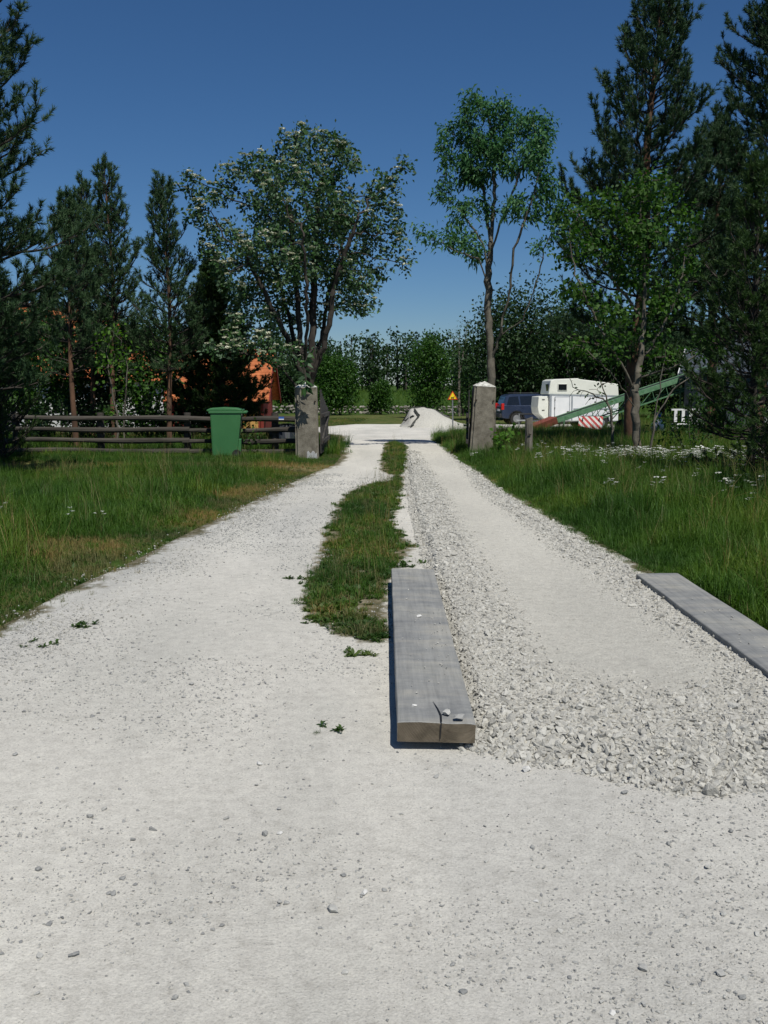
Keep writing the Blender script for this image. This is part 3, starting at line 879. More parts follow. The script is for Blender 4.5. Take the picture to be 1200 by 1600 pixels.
# verge beside the packed track
def verge_a():
    n = 235000
    y = 2.5 + 20.5 * rng.random(n) ** 1.25; x = -13 + 12.6 * rng.random(n) ** .75
    e = xl(y) - x
    dry = dryness(x, y) + fbm(x, y, .9, 12) - .5
    dens = np.clip(e / .45 + .22 + 1.3 * (fbm(x, y, 3.5, 21, 4) - .5) + .08, 0, 1) * np.clip(1.1 - 2.2 * np.clip(dry - .08, 0, 1), .12, 1)
    vis = np.abs(x) < .43 * y + 2.4
    keep = (rng.random(n) < dens * .8) & vis & (e > -.28)
    x, y, e, dry = x[keep], y[keep], e[keep], dry[keep]
    k = len(x)
    patch = fbm(x, y, .7, 33)
    idx = pick(k, SHORT + wt(WEED, .35) + wt(DRY, .3))
    tall = (rng.random(k) < np.clip((e - .45) * .5, 0, .55)) & (dry < .25)
    idx = np.where(tall, pick(k, wt(MED, 1.) + wt(TALL, .10)), idx)
    idx = np.where(rng.random(k) < np.clip(dry * 1.7, .05, .85), pick(k, DRY), idx)
    idx = np.where((rng.random(k) < .006) & (e > .6), 16, idx)
    s = np.clip(.42 + .45 * e, .35, .95) * (.55 + .9 * patch) * np.where(y > 19.5, .7, 1) * rng.uniform(.8, 1.2, k)
    put_grass('verge_grass', x, y, idx, s, 'long green grass on the verge in front of the log fence')
verge_a()

def verge_b():
    n = 240000
    y = 2.5 + 28 * rng.random(n) ** 1.2; x = 1.3 + 12.5 * rng.random(n) ** 1.35
    e = x - xr(y)
    e = e - .30 * ((y < 7.7) & (e < .34))
    plank = (x > 1.93) & (x < 2.32) & (y < 7.62)
    dens = np.clip(e / .22 + .25 + .5 * (fbm(x, y, 3, 23) - .5), 0, 1)
    vis = np.abs(x) < .43 * y + 2.4
    keep = (rng.random(n) < dens * .9) & vis & (e > -.02) & ~plank & (layer_h(x, y) < .008)
    x, y, e = x[keep], y[keep], e[keep]
    k = len(x)
    patch = fbm(x, y, .6, 37)
    idx = pick(k, SHORT + wt(WEED, .5) + wt(DRY, .4))
    tall = rng.random(k) < np.clip(e * .8, 0, .85)
    idx = np.where(tall, pick(k, wt(MED, 1.) + wt(TALL, .35)), idx)
    idx = np.where((rng.random(k) < .012) & (e > .5), 16, idx)
    s = np.clip(.5 + .5 * e, .5, 1.05) * (.5 + 1.0 * patch) * rng.uniform(.8, 1.2, k)
    put_grass('meadow_grass', x, y, idx, s, 'tall meadow grass beside the fresh gravel and planks')
verge_b()

def strip():
    n = 30000
    y = 5.8 + 22.8 * rng.random(n) ** 1.4; x = rng.uniform(-.8, .75, n)
    m = median_mask(x, y) + .34 * (fbm(x, y, 3.2, 25, 4) - .5)
    keep = (rng.random(n) < np.clip(.12 + m / .22, 0, 1) * np.clip((fbm(x, y, 6, 26, 3) - .22) * 2.6, .15, 1)) & (m > -.05) & ~((x > .03) & (x < .42) & (y < 7.65))
    x, y, m = x[keep], y[keep], m[keep]
    k = len(x)
    near = sstep(5.8, 7.2, y)
    idx = np.where(rng.random(k) < .25 + .6 * near, pick(k, SHORT + wt(WEED, 1.1) + wt(DRY, .9)), pick(k, WEED + wt(DRY, 1.0)))
    idx = np.where((rng.random(k) < .10 * np.clip(m * 8, 0, 1)) & (y > 7), pick(k, wt(MED, 1.) + [(16, .5)]), idx)
    s = np.clip(.40 + 1.6 * m, .35, .75) * rng.uniform(.75, 1.15, k)
    put_grass('median_grass', x, y, idx, s, 'trodden grass and weeds between the two wheel tracks', drive_z(x, y))
    # single weeds on the packed drive
    wx, wy = [], []
    for px, py, q in ((565, 1026, 7), (548, 1018, 3), (520, 1140, 4), (132, 978, 5), (60, 1008, 4), (455, 905, 3), (640, 885, 5), (655, 880, 4), (565, 985, 6), (590, 995, 6)):
        gx, gy_ = G(px, py)
        for _ in range(q):
            wx.append(gx + rng.normal(0, .035)); wy.append(gy_ + rng.normal(0, .05))
    wx, wy = np.array(wx), np.array(wy)
    put_grass('drive_weeds', wx, wy, pick(len(wx), WEED + wt(SHORT, .2)), rng.uniform(.3, .6, len(wx)), 'single low weeds growing out of the packed driveway', drive_z(wx, wy))
strip()

def yard():
    n = 90000
    y = 22.5 + 50 * rng.random(n) ** 1.3; x = rng.uniform(-18, 22, n)
    e = np.maximum(xl(y) - x, x - xr(y))
    keep = (e > .05) & (np.abs(x) < .42 * y + 1) & (rng.random(n) < np.clip(e / .8, .2, 1)) & ~((np.abs(y - 53) < 4) & (x > -1) & (x < 5))
    x, y, e = x[keep], y[keep], e[keep]
    k = len(x)
    mown = (x < 1.2) & (y > 28)
    idx = np.where(mown, pick(k, SHORT + wt(DRY, 1.6)), pick(k, wt(MED, 1.) + wt(TALL, .6) + wt(DRY, .3)))
    idx = np.where((~mown) & (rng.random(k) < .03), 16, idx)
    s = np.where(mown, .8, 1.1) * rng.uniform(.8, 1.3, k)
    put_grass('yard_grass', x, y, idx, s, 'mown and rough grass of the yard behind the gate posts')
    n = 9000
    y = rng.uniform(92, 150, n); x = rng.uniform(-50, 45, n)
    put_grass('field_grass', x, y, pick(n, wt(TALL, 1.)), rng.uniform(1.2, 2.2, n), 'green hay field beyond the dry stone wall')
yard()

def flowers():
    x, y = [], []
    for cx, cy, sx, sy, n in ((4.9, 18.7, 1.0, .5, 170), (6.4, 17.6, .7, .5, 40), (3.6, 20.6, .5, .5, 16), (4.4, 12.2, .5, .8, 10), (3.9, 14.5, .9, 1.4, 12), (5.9, 14.5, .8, .9, 12)):
        x.append(rng.normal(cx, sx, n)); y.append(rng.normal(cy, sy, n))
    x, y = np.concatenate(x), np.concatenate(y)
    k = len(x)
    s = rng.uniform(.65, .95, k)
    scatter('cow_parsley', np.stack([x, y, zt(x, y)], -1), np.stack([rng.normal(0, .1, k), rng.normal(0, .1, k), rng.uniform(0, 6.28, k)], -1), np.stack([s, s, s * .8], -1), rng.integers(0, 4, k), umbels, 'white flowering cow parsley in the meadow grass under the trees', 'flowers')
    x = np.array([-4.15, -4.8, -4.6, -4.1, -3.3, -2.9, -4.4, -5.0]); y = np.array([9.6, 9.2, 9.0, 10.6, 10.4, 10.3, 10, 10.9])
    k = len(x)
    scatter('daisies', np.stack([x, y, zt(x, y)], -1), np.zeros((k, 3)), np.full((k, 3), .5), rng.integers(0, 4, k), umbels, 'few small white flowers in the verge grass', 'flowers')
flowers()

# ------------------------------------------------------------------ trees
def unit(a):
    return a / np.maximum(np.linalg.norm(a, axis=-1, keepdims=True), 1e-9)

def tubes(A, Bp, r0, r1, n=5):
    A, Bp = np.asarray(A, float), np.asarray(Bp, float)
    d = unit(Bp - A)
    up = np.where(np.abs(d[:, 2:3]) > .9, np.array([[1., 0, 0]]), np.array([[0, 0, 1.]]))
    s = unit(np.cross(d, up)); t = np.cross(d, s)
    ang = np.arange(n) / n * 2 * PI
    ring = np.cos(ang)[None, :, None] * s[:, None] + np.sin(ang)[None, :, None] * t[:, None]
    V0 = (A - d * np.minimum(r0, .02)[:, None])[:, None] + ring * r0[:, None, None]
    V1 = (Bp + d * np.minimum(r1, .02)[:, None])[:, None] + ring * r1[:, None, None]
    V = np.concatenate([V0, V1], 1).reshape(-1, 3)
    i = np.arange(n); j = (i + 1) % n
    q = np.stack([i, j, j + n, i + n], -1)
    Q = (np.arange(len(A)) * 2 * n)[:, None, None] + q[None]
    return V, Q.reshape(-1, 4)

def leaf_quads(p, d, L, Wd, r, droop=.15):
    k = len(p)
    d = unit(d)
    s = unit(np.cross(d, r.normal(0, 1, (k, 3))))
    nrm = np.cross(d, s)
    L = L * r.uniform(.65, 1.2, k)[:, None]
    Wd = Wd * r.uniform(.7, 1.2, k)[:, None] * .5
    tip = p + d * L + np.array([0, 0, -1.]) * L * droop
    mid = p + d * L * .5
    V = np.stack([p, mid + s * Wd + nrm * Wd * .25, tip, mid - s * Wd + nrm * Wd * .25], 1)
    return V.reshape(-1, 3), np.arange(4 * k).reshape(-1, 4)

def colonize(stems, attr, D=.22, di=1.5, dk=.38, iters=80, seed=0, up=.05, jit=.25):
    r = np.random.default_rng(seed)
    pos, par = [], []
    for st in stems:
        st = np.asarray(st, float)
        if pos:
            k = int(np.argmin(np.linalg.norm(np.array(pos) - st[0], axis=1)))
            prev = k
        else:
            prev = -1
        for a, b in zip(st[:-1], st[1:]):
            m = max(1, int(np.linalg.norm(b - a) / D))
            for q in range(m):
                t = q / m
                p = a + (b - a) * t
                if prev >= 0 and t == 0 and np.linalg.norm(p - pos[prev]) < .02:
                    continue
                p = p + r.normal(0, D * .10, 3)
                pos.append(p); par.append(prev); prev = len(pos) - 1
        pos.append(st[-1]); par.append(prev)
    P_ = np.array(pos); par = list(par)
    A = np.asarray(attr, float)
    nch = np.zeros(len(P_), int)
    for q in par:
        if q >= 0: nch[q] += 1
    dist = np.full(len(A), 1e9); near = np.zeros(len(A), int)
    def upd(i0, Pn):
        for s in range(0, len(Pn), 400):
            dd = np.linalg.norm(A[:, None] - Pn[None, s:s + 400], axis=2)
            j = dd.argmin(1); v = dd[np.arange(len(A)), j]
            b = v < dist
            dist[b] = v[b]; near[b] = j[b] + i0 + s
    upd(0, P_)
    for it in range(iters):
        alive = dist > dk
        A = A[alive]; dist = dist[alive]; near = near[alive]
        if not len(A): break
        act = dist < di
        if not act.any():
            di *= 1.3
            if di > 8: break
            continue
        nd = near[act]; v = unit(A[act] - P_[nd])
        un, inv = np.unique(nd, return_inverse=True)
        acc = np.zeros((len(un), 3)); np.add.at(acc, inv, v)
        ok = nch[un] < 3
        un, acc = un[ok], acc[ok]
        if not len(un): break
        d = unit(unit(acc) + r.normal(0, jit, acc.shape) + np.array([0, 0, up]))
        new = P_[un] + d * D
        i0 = len(P_)
        P_ = np.concatenate([P_, new]); par += list(un); nch[un] += 1; nch = np.concatenate([nch, np.zeros(len(un), int)])
        upd(i0, new)
    par = np.array(par)
    cnt = np.zeros(len(P_))
    cnt[nch == 0] = 1
    # indices of children are always larger than their parents'
    for i in range(len(P_) - 1, 0, -1):
        if par[i] >= 0: cnt[par[i]] += cnt[i]
    return P_, par, cnt, nch

def wood(P_, par, cnt, r0, rtip):
    p = math.log(r0 / rtip) / math.log(max(cnt[0], 2))
    rad = rtip * np.maximum(cnt, 1) ** p
    i = np.nonzero(par >= 0)[0]
    A, Bp = P_[par[i]], P_[i]
    ra = np.minimum(rad[par[i]], rad[i] * 1.35); rb = rad[i]
    big = rb > .03
    Vs, Qs, off = [], [], 0
    for msk, n in ((big, 8), (~big, 4)):
        if msk.any():
            V, Q = tubes(A[msk], Bp[msk], ra[msk], rb[msk], n)
            Vs.append(V); Qs.append(Q + off); off += len(V)
    return np.concatenate(Vs), np.concatenate(Qs), rad

def blob_points(blobs, n, r, shell=.55):
    """points in a union of ellipsoids (centre, radii), denser to the outside"""
    vol = np.array([b[1][0] * b[1][1] * b[1][2] for b in blobs]) ** .8
    out = []
    for b, k in zip(blobs, (n * vol / vol.sum()).astype(int) + 3):
        v = unit(r.normal(0, 1, (k, 3))); rad = r.random(k) ** (1 / 3.) * (1 - shell) + shell * r.random(k) ** .25
        rad = np.clip(rad, 0, 1)
        out.append(np.array(b[0]) + v * rad[:, None] * np.array(b[1]))
    return np.concatenate(out)

def broadleaf(name, label, base, stems, blobs, nattr, r0, leafm, barkm, L, Wd, per, seed, cat='tree', group=None, D=.22, dk=.36, di=1.4, rtip=.006, depthleaf=4, spread=.12, droop=.2, up=.05, dirw=.6, fade=1.0, extra=None, iters=80):
    r = np.random.default_rng(seed)
    base = np.asarray(base, float)
    attr = blob_points(blobs, nattr, r)
    P_, par, cnt, nch = colonize(stems, attr, D, di, dk, iters, seed, up)
    root = empty(name, base)
    tag(root, label, cat, group)
    V, Q, rad = wood(P_, par, cnt, r0, rtip)
    tk = link('trunk', np_mesh('trunk', V - base, Q, smooth=True), barkm, root)
    tips = np.nonzero((cnt <= depthleaf) & (par >= 0))[0]
    if fade < 1: tips = tips[r.random(len(tips)) < fade]
    bd = unit(P_[tips] - P_[par[tips]])
    idx = np.repeat(np.arange(len(tips)), per)
    p = P_[tips][idx] + r.normal(0, spread, (len(idx), 3))
    d = bd[idx] * dirw + r.normal(0, .75, (len(idx), 3)) + np.array([0, 0, .05])
    Vl, Ql = leaf_quads(p - base, d, L, Wd, r, droop)
    cr = link('crown', np_mesh('crown', Vl, Ql), leafm, root)
    tag(cr, kind='stuff')
    return root, P_, tips, cr

def needles(pos, d, Ls, ln, wd, K, r):
    """bottle-brush shoots: K needles on each"""
    k = len(pos)
    d = unit(d)
    t = r.random((k, K)) ** .8
    u = np.where(np.abs(d[:, 2:3]) > .9, np.array([[1., 0, 0]]), np.array([[0, 0, 1.]]))
    s = unit(np.cross(d, u)); q = np.cross(d, s)
    a = r.uniform(0, 2 * PI, (k, K))
    rad = np.cos(a)[..., None] * s[:, None] + np.sin(a)[..., None] * q[:, None]
    op = r.uniform(.35, 1.05, (k, K))[..., None]
    nd = d[:, None] * np.cos(op) + rad * np.sin(op)
    b = pos[:, None] + d[:, None] * (t * Ls[:, None])[..., None]
    l = (ln * r.uniform(.75, 1.15, (k, K)))[..., None]
    tip = b + nd * l
    sd = unit(np.cross(nd, r.normal(0, 1, (k, K, 3)))) * wd / 2
    V = np.stack([b + sd, tip, b - sd], 2).reshape(-1, 3)
    return V, np.arange(len(V)).reshape(-1, 3)

def pine(name, label, base, H, cb, Lmax, seed, group=None, r0=.12, dz=.42, nb=5, curl=28, needle='needle', K=20, ln=.085, wd=.012, sub=.26, lean=(0, 0), el0=5, el1=55, prof=.8, cat='tree', shoot=.16, bark='bark_pine', drop=0.0):
    r = np.random.default_rng(seed)
    base = np.asarray(base, float)
    root = empty(name, base)
    tag(root, label, cat, group)
    nseg = int(H / .3)
    tz = np.linspace(0, H, nseg + 1)
    tx = lean[0] * (tz / H) + .04 * H / 6 * np.sin(tz * 1.1 + seed); ty = lean[1] * (tz / H) + .04 * H / 6 * np.cos(tz * .9 + seed)
    T = np.stack([tx - tx[0], ty - ty[0], tz - .05], -1)
    tr = r0 * (1 - tz / H) ** .8 + .012
    V, Q = tubes(T[:-1], T[1:], tr[:-1], tr[1:], 9)
    link('trunk', np_mesh('trunk', V, Q, smooth=True), M[bark], root)
    A, Bp, ra, rb, sp, sdv = [], [], [], [], [], []
    z = cb
    while z < H - .1:
        t = (z - cb) / (H - cb)
        w = max(.12, (1 - t) ** prof) * (.55 + .45 * min(1, t * 5 + .3))
        n = max(3, int(nb * (.7 + .5 * r.random())))
        a0 = r.uniform(0, 6.28)
        c = np.array([np.interp(z, tz, T[:, 0]), np.interp(z, tz, T[:, 1]), z - .05])
        for b in range(n):
            if r.random() < drop: continue
            az = a0 + b * 2 * PI / n + r.normal(0, .3)
            L = Lmax * w * r.uniform(.6, 1.12) * (1 - .25 * drop)
            el = R(el0 + (el1 - el0) * t + r.normal(0, 7))
            p = c + np.array([0, 0, r.normal(0, .08)])
            step = .16
            m = max(2, int(L / step))
            hd = np.array([math.cos(az), math.sin(az), 0])
            for q in range(m):
                f = (q + 1) / m
                e = el + R(curl) * f ** 2 + r.normal(0, .08)
                d = hd * math.cos(e) + np.array([0, 0, math.sin(e)]) + r.normal(0, .07, 3)
                d = d / np.linalg.norm(d)
                p2 = p + d * step
                rr = .010 + .018 * (L / 2) * (1 - f)
                A.append(p); Bp.append(p2); ra.append(rr + .002); rb.append(rr)
                if f > .22:
                    for sgn in (-1, 1):
                        if r.random() < .78:
                            sl = min(sub * 2.4, .10 + (1 - f * .65) * L * .42) * r.uniform(.5, 1.15)
                            sa = sgn * R(r.uniform(35, 65))
                            sdir = np.array([d[0] * math.cos(sa) - d[1] * math.sin(sa), d[0] * math.sin(sa) + d[1] * math.cos(sa), d[2] + r.uniform(0, .35)])
                            sdir /= np.linalg.norm(sdir)
                            k = max(1, int(sl / .15)); s0 = p2
                            for j in range(k):
                                sdir = sdir + np.array([0, 0, .12]) + r.normal(0, .12, 3); sdir /= np.linalg.norm(sdir)
                                s1 = s0 + sdir * (sl / k)
                                A.append(s0); Bp.append(s1); ra.append(.007); rb.append(.005)
                                if j >= k - 2 or r.random() < .5:
                                    sp.append(s1); sdv.append(sdir + r.normal(0, .25, 3) + np.array([0, 0, .35]))
                                    if r.random() < .6:
                                        sp.append(s1); sdv.append(sdir + r.normal(0, .7, 3) + np.array([0, 0, .25]))
                                s0 = s1
                if q == m - 1 or f > .75:
                    for _ in range(2):
                        sp.append(p2); sdv.append(d + r.normal(0, .3, 3) + np.array([0, 0, .3]))
                p = p2
        z += dz * (1 - .35 * t) * r.uniform(.8, 1.15)
    for q in range(5):
        sp.append(T[-1]); sdv.append(np.array([0, 0, 1.]) + r.normal(0, .25, 3))
    V, Q = tubes(np.array(A), np.array(Bp), np.array(ra), np.array(rb), 4)
    tag(link('branches', np_mesh('branches', V, Q), M['bark_dark'], root), kind='stuff')
    sp = np.array(sp); sdv = np.array(sdv)
    V, Tn = needles(sp, sdv, shoot * r.uniform(.6, 1.3, len(sp)), ln, wd, K, r)
    cr = link('crown', np_mesh('crown', V, tris=Tn), M[needle], root)
    tag(cr, kind='stuff')
    return root

def ground_at(x, y): return np.array((x, y, gz(x, y)))

# --- flowering whitebeam behind the post
def whitebeam():
    d = 24.2
    b = ground_at(XA(482, d), d)
    S = lambda *pts: [P(px, py, d + o) for px, py, o in pts]
    root0 = [b, P(484, 640, d)]
    stems = [root0 + S((480, 600, 0), (470, 530, .1), (462, 440, .3), (455, 330, .4)),
             S((482, 610, 0), (488, 520, .2), (490, 420, .5), (500, 290, .6)),
             S((484, 605, 0), (512, 520, -.3), (522, 440, -.5), (560, 340, -.8)),
             S((480, 615, 0), (458, 550, -.2), (425, 480, -.6), (385, 400, -.9)),
             S((478, 620, 0), (462, 540, .4), (440, 450, .9), (410, 350, 1.3)),
             S((488, 600, 0), (502, 530, .6), (515, 450, 1.2), (540, 360, 1.6)),
             S((476, 625, 0), (440, 575, -.7), (390, 555, -1.3), (345, 548, -1.6)),
             S((484, 610, 0), (478, 560, -.9), (480, 470, -1.6), (475, 370, -2.0))]
    def bl(px, py, o, rx_, ry_, rd):
        return (P(px, py, d + o), (rx_ / FPX * d, rd, ry_ / FPX * d))
    blobs = [bl(470, 320, 0, 85, 75, 1.9), bl(440, 400, -.6, 75, 50, 1.6), bl(520, 390, .5, 70, 50, 1.6), bl(335, 330, 0, 42, 38, .8), bl(345, 395, .2, 40, 40, .8), bl(385, 440, -.4, 48, 45, 1.0), bl(590, 350, .2, 45, 40, .9), bl(565, 430, .2, 42, 40, .9),
             bl(480, 222, 0, 38, 26, .8), bl(405, 262, 0, 32, 28, .7), bl(360, 275, .3, 26, 20, .5), bl(632, 262, .2, 16, 28, .3), bl(302, 285, 0, 22, 16, .4), bl(276, 300, 0, 12, 8, .2), bl(615, 395, 0, 30, 12, .4), bl(645, 430, 0, 24, 7, .25), bl(600, 290, 0, 30, 22, .6),
             bl(460, 485, .9, 60, 28, .9), bl(535, 250, 0, 34, 30, .8), bl(570, 480, 0, 30, 14, .5), bl(350, 550, -1.5, 40, 14, .4), bl(420, 555, -1.2, 50, 20, .5), bl(395, 510, -.8, 50, 30, .7), bl(440, 225, .2, 18, 14, .3), bl(515, 215, .2, 16, 16, .3)]
    root, P_, tips, cr = broadleaf('whitebeam_tree', 'tree with white blossom clusters and many dark stems behind the concrete post', b, stems, blobs, 2500, .20, M['leaf_beam'], M['bark_dark'], .115, .068, 20, 5, D=.17, dk=.25, di=1.1, rtip=.006, depthleaf=3, spread=.09, droop=.1, iters=90)
    r = np.random.default_rng(77)
    # blossom heads: flat clusters of small petals, mostly on the outside of the crown
    c = P(470, 380, d)
    out = (P_[tips] - c) / np.array([2.8, 2.3, 2.8])
    w = np.linalg.norm(out, axis=1) ** 2 * np.where(out[:, 1] < .2, 1.6, .5) * np.where(out[:, 0] < 0, 1.5, .8)
    ch = r.choice(len(tips), 300, replace=False, p=w / w.sum())
    Vs, Qs = [], []
    k = 0
    for t in ch:
        p0 = P_[tips[t]] + np.array([0, -.06, .10]); rad = r.uniform(.055, .105)
        for q in range(22):
            a = r.uniform(0, 6.28); rr = rad * math.sqrt(r.random())
            p = p0 + np.array([rr * math.cos(a), rr * math.sin(a), .025 * (1 - (rr / rad) ** 2) + r.normal(0, .006)]) - b
            s = r.uniform(.014, .024); tx, ty = r.normal(0, .5, 2) * s
            Vs += [p + (-s, -s, -tx), p + (s, -s, -ty), p + (s, s, tx), p + (-s, s, ty)]; Qs.append((k, k + 1, k + 2, k + 3)); k += 4
    tag(link('blossoms', np_mesh('blossoms', Vs, Qs), M['petal'], root), kind='stuff')
    # a low spray that hangs out over the post and throws its shadow on it
    sp = [np.array((-1.50, 22.4, 2.42)), np.array((-1.52, 21.7, 2.36)), np.array((-1.60, 21.15, 2.22)), np.array((-1.66, 20.98, 2.00)), np.array((-1.64, 20.96, 1.78)), np.array((-1.62, 20.95, 1.56))]
    sp = [P(500, 560, d - .2)] + sp
    A_, B_ = np.array(sp[:-1]), np.array(sp[1:])
    V, Q = tubes(A_ - b, B_ - b, np.linspace(.02, .006, len(A_)), np.linspace(.016, .004, len(A_)), 5)
    link('spray_twig', np_mesh('spray_twig', V, Q), M['bark_dark'], root)
    pp, dd = [], []
    for i, (p0, p1) in enumerate(zip(sp[2:-1], sp[3:])):
        for q in range(5 if i < 1 else 9):
            pp.append(p0 + (p1 - p0) * r.random()); dd.append(np.array([r.normal(0, .9), r.normal(0, .35), r.normal(-.25, .5)]))
    for q in range(7):
        pp.append(sp[-1] + r.normal(0, .02, 3)); dd.append(np.array([r.normal(0, .6), r.normal(0, .2), -.8]))
    V, Q = leaf_quads(np.array(pp) - b, np.array(dd), .19, .11, r, .1)
    tag(link('spray_leaves', np_mesh('spray_leaves', V, Q), M['leaf_beam'], root), kind='stuff')
whitebeam()

# --- ash behind the leaning post
def ash():
    d = 25.0
    b = ground_at(XA(768, d), d)
    S = lambda *pts: [P(px, py, d + o) for px, py, o in pts]
    stems = [[b] + S((768, 600, 0), (767, 550, 0), (763, 490, .05), (762, 440, .1), (768, 380, .2), (772, 300, .3), (768, 210, .3)),
             S((762, 440, .1), (748, 405, -.1), (715, 393, -.4), (680, 375, -.6), (655, 362, -.7)),
             S((762, 430, .1), (756, 380, 0), (720, 330, .2), (685, 300, .4)),
             S((766, 400, .2), (782, 350, -.2), (805, 290, -.5), (835, 225, -.7)),
             S((768, 565, 0), (782, 520, -.3), (797, 450, -.6), (803, 390, -.8), (828, 320, -1.0), (848, 260, -1.2)),
             S((782, 525, -.3), (815, 500, -.6), (842, 430, -.9), (850, 390, -1.0), (872, 340, -1.1)),
             S((768, 380, .2), (755, 300, .8), (740, 220, 1.0))]
    def bl(px, py, o, rx_, ry_, rd):
        return (P(px, py, d + o), (rx_ / FPX * d, rd, ry_ / FPX * d))
    blobs = [bl(745, 165, .2, 26, 22, .5), bl(725, 195, .4, 26, 20, .5), bl(780, 178, .1, 30, 20, .6), bl(815, 195, -.4, 22, 18, .5), bl(848, 200, -.7, 22, 30, .5), bl(770, 225, .3, 42, 26, .8), bl(835, 240, -.8, 26, 30, .6), bl(720, 245, .4, 30, 24, .6),
             bl(685, 225, .4, 12, 10, .25), bl(745, 275, .7, 36, 18, .6), bl(800, 260, -.3, 26, 18, .5), bl(700, 290, .4, 16, 10, .3), bl(675, 368, -.6, 18, 10, .3), bl(710, 375, -.4, 24, 14, .4), bl(742, 392, 0, 24, 16, .5), bl(722, 345, .1, 18, 12, .3),
             bl(805, 325, -.9, 22, 14, .4), bl(842, 325, -1.0, 18, 22, .4), bl(768, 335, .3, 20, 14, .4), bl(838, 395, -1.0, 14, 14, .3), bl(735, 320, .2, 18, 12, .4), bl(865, 300, -1, 16, 26, .4), bl(868, 345, -1, 18, 20, .4), bl(762, 420, .1, 14, 12, .25), bl(690, 285, .4, 14, 8, .3)]
    broadleaf('ash_tree', 'tall open ash with feathery leaves behind the leaning concrete post', b, stems, blobs, 980, .10, M['leaf_ash'], M['bark_grey'], .15, .055, 40, 9, D=.17, dk=.27, di=1.0, rtip=.006, depthleaf=3, spread=.11, droop=.45, up=.1)
ash()

# --- young maple with pale trunk on the verge
def maple():
    d = 20.8
    b = ground_at(XA(995, d), d)
    S = lambda *pts: [P(px, py, d + o) for px, py, o in pts]
    stems = [[b] + S((994, 660, 0), (993, 610, 0), (1000, 560, .1), (1008, 480, .2), (1005, 400, .2), (1000, 330, .2)),
             S((994, 610, 0), (965, 560, -.3), (930, 500, -.5), (900, 430, -.6), (890, 370, -.6)),
             S((998, 570, .1), (1030, 520, .2), (1060, 460, .3), (1070, 400, .3)),
             S((1006, 500, .2), (960, 440, .5), (930, 380, .7), (900, 330, .8)),
             S((994, 640, 0), (960, 590, -.6), (930, 560, -.9), (915, 545, -1.0)),
             S((996, 590, 0), (1040, 580, -.4), (1080, 560, -.6), (1110, 540, -.7))]
    def bl(px, py, o, rx_, ry_, rd):
        return (P(px, py, d + o), (rx_ / FPX * d, rd, ry_ / FPX * d))
    blobs = [bl(1010, 300, .2, 50, 32, .8), bl(955, 320, .3, 38, 26, .6), bl(900, 330, .4, 36, 28, .6), bl(1060, 340, .2, 34, 28, .6), bl(1000, 370, -.2, 46, 26, .7), bl(930, 385, .2, 40, 26, .6), bl(880, 400, -.3, 24, 22, .4), bl(1070, 415, .3, 30, 28, .5), bl(985, 430, .2, 44, 24, .7), bl(905, 455, -.5, 30, 20, .5),
             bl(1040, 470, .2, 40, 24, .6), bl(950, 490, -.4, 36, 20, .6), bl(905, 540, -.9, 30, 18, .5), bl(960, 545, -.8, 26, 16, .4), bl(1105, 540, -.6, 34, 24, .5), bl(1050, 555, -.4, 30, 16, .4), bl(1015, 520, .2, 34, 18, .5)]
    broadleaf('maple_tree', 'young bright green maple with pale mottled trunk standing in the cow parsley', b, stems, blobs, 1350, .085, M['leaf_oak'], M['bark_grey'], .11, .08, 16, 14, D=.16, dk=.25, di=1.0, rtip=.005, depthleaf=3, spread=.10, droop=.25)
maple()

# --- pines
PG = 'pines around the gate'
pine('pine_tree', 'tall dark pine whose crown rises behind the bright green maple', ground_at(XA(984, 24.5), 24.5), 11.2, 2.2, 2.9, 3, PG, r0=.17, dz=.40, nb=6, curl=35, K=34, ln=.115, wd=.016, el0=2, el1=42, prof=.62, lean=(.35, 0))
pine('pine_tree', 'tall reddish barked pine rising in front of the white house', ground_at(XA(1178, 27), 27), 13.6, 3.2, 2.9, 4, PG, r0=.18, dz=.45, nb=6, curl=32, K=34, ln=.115, wd=.016, el0=0, el1=40, prof=.55, lean=(.25, 0))
pine('pine_tree', 'slimmer pine between the two tall pines behind the maple', ground_at(XA(1100, 26.5), 26.5), 8.4, 2.4, 2.2, 44, PG, r0=.13, dz=.40, nb=6, curl=32, K=34, ln=.115, wd=.016, el0=2, el1=42, prof=.6)
pine('pine_tree', 'big pine reaching over the verge grass beyond the dark juniper', ground_at(-7.0, 16.6), 9.8, 1.6, 2.3, 6, PG, r0=.17, dz=.40, nb=7, curl=30, K=38, ln=.11, wd=.014, el0=0, el1=35, prof=.35)
pine('young_pine', 'bushy young pine with low drooping branches beside the meadow grass', ground_at(XA(1168, 15.2), 15.2), 4.7, .5, 1.45, 7, PG, r0=.06, dz=.25, nb=7, needle='needle_dark', K=34, ln=.085, wd=.011, el0=0, el1=50, prof=.7, shoot=.13, bark='bark_dark')
pine('young_pine', 'low dense pine sapling growing out of the meadow grass', ground_at(5.25, 12.6), 2.1, .15, 1.0, 8, PG, r0=.04, dz=.16, nb=7, needle='needle_dark', K=30, ln=.075, wd=.009, el0=5, el1=50, prof=.7, shoot=.12, bark='bark_dark')
YG = 'slender young pines behind the log fence'
